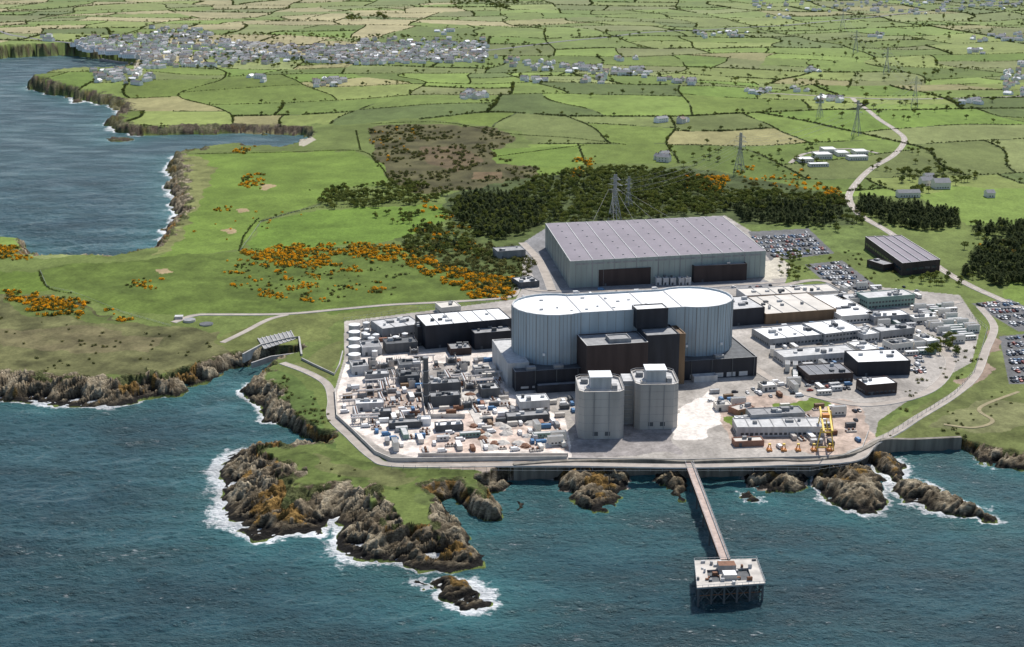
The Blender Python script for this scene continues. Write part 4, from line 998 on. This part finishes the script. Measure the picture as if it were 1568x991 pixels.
LM={'bl':leafmat('broadleaf_leaves',(.13,.165,.045),.45),'bl2':leafmat('broadleaf_dark',(.08,.108,.034),.4),'cf':leafmat('conifer_needles',(.064,.088,.036),.4),'cf2':leafmat('conifer_dark',(.036,.054,.025),.3),
'hg':leafmat('hedge_leaves',(.085,.108,.038)),'go':leafmat('gorse_flower',(.82,.43,.02),.12),'gg':leafmat('gorse_green',(.08,.10,.025)),'sc':leafmat('scrub_leaves',(.115,.12,.047),.4),'hb':leafmat('hedge_dark',(.06,.08,.03))}
def crown(b,blobs,n,size,m1,m2,rr):
    for _ in range(n):
        cx,cy,cz,rx,rz=rr.choice(blobs)
        u=rr.uniform(-.55,1);th=rr.uniform(0,6.283);s=math.sqrt(1-u*u);k=rr.uniform(.72,1.08)
        x=cx+rx*s*math.cos(th)*k;y=cy+rx*s*math.sin(th)*k;z=cz+rz*u*k
        d=Vector((s*math.cos(th)+rr.uniform(-.7,.7),s*math.sin(th)+rr.uniform(-.7,.7),u+rr.uniform(-.4,.9))).normalized()
        t1=d.orthogonal().normalized();t2=d.cross(t1);a_=rr.uniform(0,3.14);e1=t1*math.cos(a_)+t2*math.sin(a_);e2=d.cross(e1);q=size*rr.uniform(.6,1.3)
        c=Vector((x,y,z));b.add([c-e1*q,c+e2*q*.7+d*.1*q,c+e1*q,c-e2*q*.7-d*.15*q],[(0,1,2,3)],m1 if rr.random()<.6 else m2)
def treem(seed,h,m1,m2):
    rr=random.Random(seed);b=MB();b.cyl(0,0,-.5,h*.45,h*.035,6,M['bark'],h*.02);bl_=[]
    for i in range(6):
        a_=i*1.05+rr.uniform(-.3,.3);d=h*rr.uniform(.16,.3);z=h*rr.uniform(.42,.75);b.beam((0,0,h*.35),(d*math.cos(a_),d*math.sin(a_),z),h*.012,M['bark']);bl_.append((d*math.cos(a_),d*math.sin(a_),z,h*rr.uniform(.16,.24),h*rr.uniform(.13,.2)))
    bl_.append((0,0,h*.78,h*.2,h*.18));crown(b,bl_,230,h*.065,m1,m2,rr);return b.obj('broadleaf_tree',(0,0,0),False)
def conm(seed,h,m1,m2):
    rr=random.Random(seed);b=MB();b.cyl(0,0,-.5,h*.9,h*.022,6,M['bark'],h*.006)
    for i in range(210):
        t=rr.random()**.8;z=h*(.18+.82*t);rad=h*.3*(1-t)**.5*rr.uniform(.5,1.15)+.1;a_=rr.uniform(0,6.283);q=h*.06*rr.uniform(.7,1.3)
        c=Vector((rad*math.cos(a_),rad*math.sin(a_),z));o=Vector((math.cos(a_),math.sin(a_),-.35)).normalized();sd_=Vector((-math.sin(a_),math.cos(a_),0))
        b.add([c-o*q,c+sd_*q*.7,c+o*q*1.3,c-sd_*q*.7],[(0,1,2,3)],m1 if rr.random()<.6 else m2)
    return b.obj('conifer_tree',(0,0,0),False)
def bushm(seed,h,m1,m2,n=70):
    rr=random.Random(seed);b=MB();bl_=[(rr.uniform(-.5,.5)*h,rr.uniform(-.5,.5)*h,h*.35,h*.5,h*.5) for i in range(3)]
    for i in range(3): b.beam((0,0,-.2),(bl_[i][0]*.6,bl_[i][1]*.6,h*.5),h*.03,M['bark'])
    crown(b,bl_,n,h*.2,m1,m2,rr);return b.obj('bush',(0,0,0),False)
def protos(name,objs):
    c=bpy.data.collections.new(name)
    for o in objs:c.objects.link(o)
    return c
PC={'tree':protos('broadleaf_protos',[treem(i,9,LM['bl'],LM['bl2']) for i in range(4)]),
'con':protos('conifer_protos',[conm(10+i,9,LM['cf'],LM['cf2']) for i in range(4)]),
'hedge':protos('hedge_protos',[bushm(20+i,2.0,LM['hg'],LM['hb'],50) for i in range(4)]),
'gorse':protos('gorse_protos',[bushm(30,1.8,LM['go'],LM['go'],60),bushm(31,1.8,LM['go'],LM['gg'],60),bushm(32,1.8,LM['gg'],LM['go'],60),bushm(33,1.8,LM['gg'],LM['gg'],60)]),
'scrub':protos('scrub_protos',[bushm(40+i,2.,LM['sc'],LM['hg'],60) for i in range(4)])}
def gn(cname):
    t=bpy.data.node_groups.new('scatter_'+cname,'GeometryNodeTree');t.interface.new_socket('Geometry',in_out='INPUT',socket_type='NodeSocketGeometry');t.interface.new_socket('Geometry',in_out='OUTPUT',socket_type='NodeSocketGeometry')
    N=t.nodes;L=t.links;i=N.new('NodeGroupInput');o=N.new('NodeGroupOutput');ip=N.new('GeometryNodeInstanceOnPoints');ci=N.new('GeometryNodeCollectionInfo')
    ci.inputs['Collection'].default_value=PC[cname];ci.inputs['Separate Children'].default_value=True;ci.inputs['Reset Children'].default_value=True
    def na(n,ty):
        a_=N.new('GeometryNodeInputNamedAttribute');a_.data_type=ty;a_.inputs['Name'].default_value=n;return a_.outputs[0]
    cx=N.new('ShaderNodeCombineXYZ');L.new(na('rotz','FLOAT'),cx.inputs[2])
    L.new(i.outputs[0],ip.inputs['Points']);L.new(ci.outputs[0],ip.inputs['Instance']);ip.inputs['Pick Instance'].default_value=True
    L.new(na('pick','INT'),ip.inputs['Instance Index']);L.new(cx.outputs[0],ip.inputs['Rotation']);L.new(na('scl','FLOAT'),ip.inputs['Scale']);L.new(ip.outputs[0],o.inputs[0]);return t
GN={k:gn(k) for k in PC}
def mass(name,kind,P,scl):
    P=np.asarray(P,float)
    if len(P)==0:return
    me=bpy.data.meshes.new(name);me.vertices.add(len(P));me.vertices.foreach_set('co',P.astype(np.float32).ravel())
    attr(me,'scl',np.asarray(scl));attr(me,'rotz',np.random.rand(len(P))*6.283)
    a_=me.attributes.new('pick','INT','POINT');a_.data.foreach_set('value',np.random.randint(0,4,len(P)).astype(np.int32))
    o=link(bpy.data.objects.new(name,me));md=o.modifiers.new('scatter','NODES');md.node_group=GN[kind]
def fill(name,kind,l,dens,s0,s1,thr=-9,nsc=25,seed=1):
    P=PG(l);mn=P.min(0)-8;mx=P.max(0)+8;A_=(mx-mn).prod();n=int(A_*dens)
    x=np.random.uniform(mn[0],mx[0],n);y=np.random.uniform(mn[1],mx[1],n)
    k=inpoly(x+fbm(x/14,y/14,2,5)*5,y+fbm(x/14,y/14,2,9)*9,P)&(fbm(x/nsc,y/nsc,3,seed)>thr);x=x[k];y=y[k]
    z,sd,rk,_,_=land(x,y);k=(sd>3)&(rk<.6);x,y,z=x[k],y[k],z[k]
    mass(name,kind,np.stack([x,y,z-.1],1),np.random.uniform(s0,s1,len(x)))
fill('conifer_wood','con',[(700,318),(715,298),(760,297),(800,300),(835,318),(840,338),(790,366),(750,368),(705,345)],.034,.55,1.15)
fill('conifer_wood','con',[(1110,320),(1200,314),(1290,320),(1300,330),(1255,350),(1200,346),(1130,338)],.034,.55,1.1)
fill('conifer_wood','con',[(1318,307),(1400,314),(1468,330),(1470,348),(1420,354),(1360,345),(1312,322)],.05,.55,1.1)
fill('conifer_wood','con',[(1478,400),(1500,377),(1600,364),(1600,430),(1530,440),(1480,422)],.05,.55,1.1)
fill('conifer_wood','con',[(1490,347),(1600,347),(1600,360),(1490,360)],.045,.6,1.1)
fill('conifer_wood','con',[(820,280),(900,265),(1040,268),(1060,300),(930,330),(850,335)],.010,.6,1.,.1,40)
fill('conifer_wood','con',[(630,352),(700,345),(760,366),(745,385),(660,385)],.012,.5,.9,0,30)
fill('broadleaf_wood','tree',[(690,310),(780,296),(820,278),(880,262),(960,258),(1045,265),(1100,290),(1290,305),(1300,318),(1110,325),(925,340),(840,345),(760,365),(700,340)],.028,.45,.95)
fill('broadleaf_wood','tree',[(490,300),(540,285),(640,278),(682,300),(660,312),(560,318),(495,320)],.03,.45,.85,-.35)
fill('broadleaf_wood','tree',[(562,335),(640,325),(700,322),(690,340),(600,345)],.03,.4,.75,-.3)
fill('broadleaf_wood','tree',[(610,368),(640,350),(700,345),(760,366),(745,400),(690,396),(630,388)],.028,.4,.75,-.4)
fill('broadleaf_wood','tree',[(1370,262),(1500,262),(1490,285),(1440,296),(1390,300)],.008,.6,1.1,-.1)
fill('broadleaf_wood','tree',[(1330,232),(1430,228),(1470,250),(1380,268),(1330,262)],.004,.5,.9,0)
fill('broadleaf_wood','tree',[(1235,330),(1310,320),(1330,345),(1250,362)],.014,.5,.9,-.1)
fill('broadleaf_wood','tree',[(1480,340),(1600,340),(1600,440),(1520,440),(1480,425)],.006,.5,.9,-.1)
fill('broadleaf_wood','tree',[(1410,520),(1460,515),(1470,545),(1420,552)],.03,.4,.8,-.6)
fill('broadleaf_wood','tree',[(1200,385),(1250,390),(1225,430),(1190,425)],.02,.35,.6,-.4)
fill('broadleaf_wood','tree',[(1020,225),(1250,215),(1250,260),(1100,280),(1050,262)],.0024,.5,.9,-.1)
fill('broadleaf_wood','tree',[(1390,425),(1470,422),(1480,440),(1400,440)],.02,.4,.8,-.3)
fill('broadleaf_wood','tree',[(530,18),(590,16),(592,30),(532,33)],.003,.8,1.4,0,60)
fill('broadleaf_wood','tree',[(690,0),(800,0),(780,14),(690,14)],.002,.8,1.4,0,60)
fill('village_trees','tree',[(110,50),(740,55),(760,105),(400,104),(240,108),(130,90)],.0016,.6,1.0,0,90)
fill('village_trees','tree',[(740,60),(1568,10),(1600,200),(1200,210),(900,150)],.00028,.7,1.2,.0,140)
fill('gorse_thicket','gorse',[(360,386),(430,376),(600,373),(640,385),(600,403),(480,407),(420,403)],.13,.6,1.6,-.25,12)
fill('gorse_thicket','gorse',[(600,380),(660,396),(760,436),(785,462),(720,454),(640,414)],.13,.7,1.8,-.35,12)
fill('gorse_thicket','gorse',[(700,416),(790,426),(785,454),(725,456)],.13,.7,1.8,-.35,12)
fill('gorse_thicket','gorse',[(340,400),(540,400),(600,445),(440,470),(350,445)],.08,.6,1.4,.2,11,3)
fill('gorse_thicket','gorse',[(5,444),(60,450),(200,486),(195,496),(60,480),(10,462)],.13,.7,1.6,-.2,12)
fill('gorse_thicket','gorse',[(198,428),(248,428),(240,446),(205,444)],.06,.8,1.4,-.1,10)
fill('gorse_thicket','gorse',[(-100,375),(48,380),(42,399),(-100,400)],.12,.8,1.5,-.3,12)
fill('gorse_thicket','gorse',[(1045,270),(1115,272),(1105,294),(1055,294)],.06,1,2.2,-.3,20)
fill('gorse_thicket','gorse',[(880,238),(910,235),(905,262),(870,275)],.03,1,2,-.1,20)
fill('gorse_thicket','gorse',[(1130,255),(1220,258),(1290,295),(1250,305),(1120,268)],.014,1,2,.1,20)
fill('gorse_thicket','gorse',[(1250,285),(1290,290),(1290,310),(1250,310)],.03,1,2,-.1,20)
fill('gorse_thicket','gorse',[(330,316),(360,316),(355,325),(335,326)],.07,1,1.7,-.4,10)
fill('gorse_thicket','gorse',[(370,268),(402,266),(400,292),(370,292)],.05,1,1.7,-.2,10)
fill('gorse_thicket','gorse',[(360,228),(390,226),(385,236),(365,236)],.05,1,1.7,-.3,10)
fill('gorse_thicket','gorse',[(560,200),(620,190),(650,215),(590,250)],.008,1,1.8,.1,20)
fill('gorse_thicket','gorse',[(640,300),(720,350),(750,400),(640,380)],.03,1,1.8,.15,14)
fill('gorse_thicket','gorse',[(1490,368),(1560,370),(1550,386),(1500,386)],.04,1,1.8,-.2,20)
fill('gorse_thicket','gorse',[(290,355),(470,290),(560,300),(400,375)],.003,.8,1.4,.2,20)
fill('scrub','scrub',[(565,197),(620,192),(760,197),(790,212),(755,238),(832,258),(822,280),(720,292),(640,297),(600,277),(573,245)],.016,.8,2.,-.1,30)
fill('scrub','scrub',[(600,372),(740,370),(820,395),(800,445),(745,448),(640,395)],.05,.7,1.8,-.4,14)
fill('scrub','scrub',[(420,570),(465,590),(500,640),(515,690),(470,672),(415,640)],.04,.4,1.1,-.2,8)
fill('scrub','scrub',[(-200,470),(200,500),(360,530),(300,555),(-200,585)],.008,.4,1.0,.0,14)
fill('scrub','scrub',[(345,388),(600,378),(640,400),(600,450),(430,470),(350,440)],.016,.4,1.1,.0,12)
fill('scrub','scrub',[(1340,690),(1500,570),(1560,620),(1560,700)],.008,.5,1.1,.0,14)
fill('scrub','scrub',[(840,345),(1050,262),(1300,300),(1300,325),(1110,325)],.02,.8,1.8,-.2,14)
fill('scrub','scrub',[(1420,570),(1500,505),(1500,560),(1400,635),(1340,660),(1340,640)],.012,.5,1.2,.0,10)
fill('scrub','scrub',[(1260,385),(1330,380),(1330,400),(1400,430),(1330,432),(1250,395)],.012,.5,1.2,.0,10)
fill('scrub','scrub',[(430,700),(640,720),(760,735),(700,770),(560,745)],.012,.25,.7,.0,8)
# hedgerows
hp=[];hs=[];tp=[];ts=[]
hr=np.random.RandomState(8)
for p,q in SEGS:
    cy=(p[1]+q[1])/2;L_=math.dist(p,q)
    if cy>6500:continue
    step=2.1*max(1,cy/2200)
    n=int(L_/step)
    t=(np.arange(n)+hr.rand(n)*.6)/max(n,1)
    fx=p[0]+(q[0]-p[0])*t+hr.randn(n)*.6;fy=p[1]+(q[1]-p[1])*t+hr.randn(n)*.6
    x,y=fx.copy(),fy.copy()
    for _ in range(6):
        x2=fx-fbm(x/260,y/260,2,7)*42;y2=fy-fbm(x/260,y/260,2,8)*42;x,y=x2,y2
    g=hr.rand()
    gap=fbm(fx/40,fy/40,2,3)>(-.8 if g>.35 else -.15)
    ok=gap&(np.abs(x)<y*.42+40)
    s=hr.uniform(.45,1.3,n)*max(1,(cy/2500)**.75)*(1.25 if g>.7 else .8)
    hp.append(np.stack([x,y],1)[ok]);hs.append(s[ok])
    tr=ok&(hr.rand(n)<(.07 if g>.55 else .012));tp.append(np.stack([x,y],1)[tr]);ts.append(hr.uniform(.4,.95,tr.sum()))
def hmask(x,y):
    j=np.clip(np.searchsorted(Yr,y),0,nr-1);a_=x/(Yr[j]*1.03);i=np.clip(np.searchsorted(ax,a_),0,nc-1);k=j*nc+i
    return (~NOH[k])&(SD[k]>18)&(ROCK[k]<.3)
hp=np.vstack(hp);hs=np.concatenate(hs);m=hmask(hp[:,0],hp[:,1]);hp,hs=hp[m],hs[m]
mass('field_hedgerow','hedge',np.column_stack([hp,B(hp[:,0],hp[:,1])]),hs)
tp=np.vstack(tp);ts=np.concatenate(ts);m=hmask(tp[:,0],tp[:,1]);tp,ts=tp[m],ts[m]
mass('hedgerow_trees','tree',np.column_stack([tp,B(tp[:,0],tp[:,1])]),ts)
def hedgeline(l,s=1.,k='hedge'):
    P=smooth([GP(*p) for p in l],10);o=[];
    for i in range(len(P)-1):
        d=np.linalg.norm(P[i+1]-P[i]);n=max(1,int(d/1.9))
        for j in range(n): q=P[i]+(P[i+1]-P[i])*(j/n);o.append((q[0]+R.uniform(-.6,.6),q[1]+R.uniform(-.6,.6),float(B(q[0],q[1]))))
    mass('field_hedgerow',k,o,[R.uniform(.6,1.2)*s for _ in o])
for l in ([(368,382),(450,382),(600,378)],[(398,340),(450,325),(490,318),(560,318)],[(300,236),(420,234),(545,231),(578,250),(596,276)],[(570,190),(680,188),(780,205),(880,212),(960,222)],[(760,240),(850,228),(900,222)],[(395,335),(375,360),(366,385)],[(60,416),(72,440),(110,450)],[(545,200),(552,230)]): hedgeline(l,.65)
# ------------------------------------------------------------------ light, sky, camera
el,az=math.radians(52),math.radians(22)
sv=Vector((math.sin(az)*math.cos(el),math.cos(az)*math.cos(el),math.sin(el)))
sd_=bpy.data.lights.new('sun','SUN');sd_.energy=5.0;sd_.angle=math.radians(.5);sd_.color=(1,.96,.9)
so=link(bpy.data.objects.new('sun',sd_));so.rotation_euler=sv.to_track_quat('Z','Y').to_euler();so.location=(0,800,600)
w=bpy.data.worlds.new('World');scn.world=w;w.use_nodes=True;N=w.node_tree.nodes;bg=N['Background'];sk=N.new('ShaderNodeTexSky');sk.sky_type='NISHITA';sk.sun_disc=False
sk.sun_elevation=el;sk.sun_rotation=az;w.node_tree.links.new(sk.outputs[0],bg.inputs[0]);bg.inputs[1].default_value=.13
scn.view_settings.view_transform='Standard';scn.view_settings.look='None';scn.view_settings.exposure=0
cd=bpy.data.cameras.new('camera');cd.lens=F/1568*36;cd.sensor_width=36;cd.clip_end=90000;cd.clip_start=1
co=link(bpy.data.objects.new('camera',cd));co.location=(0,0,H);co.rotation_euler=(math.pi/2-TH,0,0);scn.camera=co
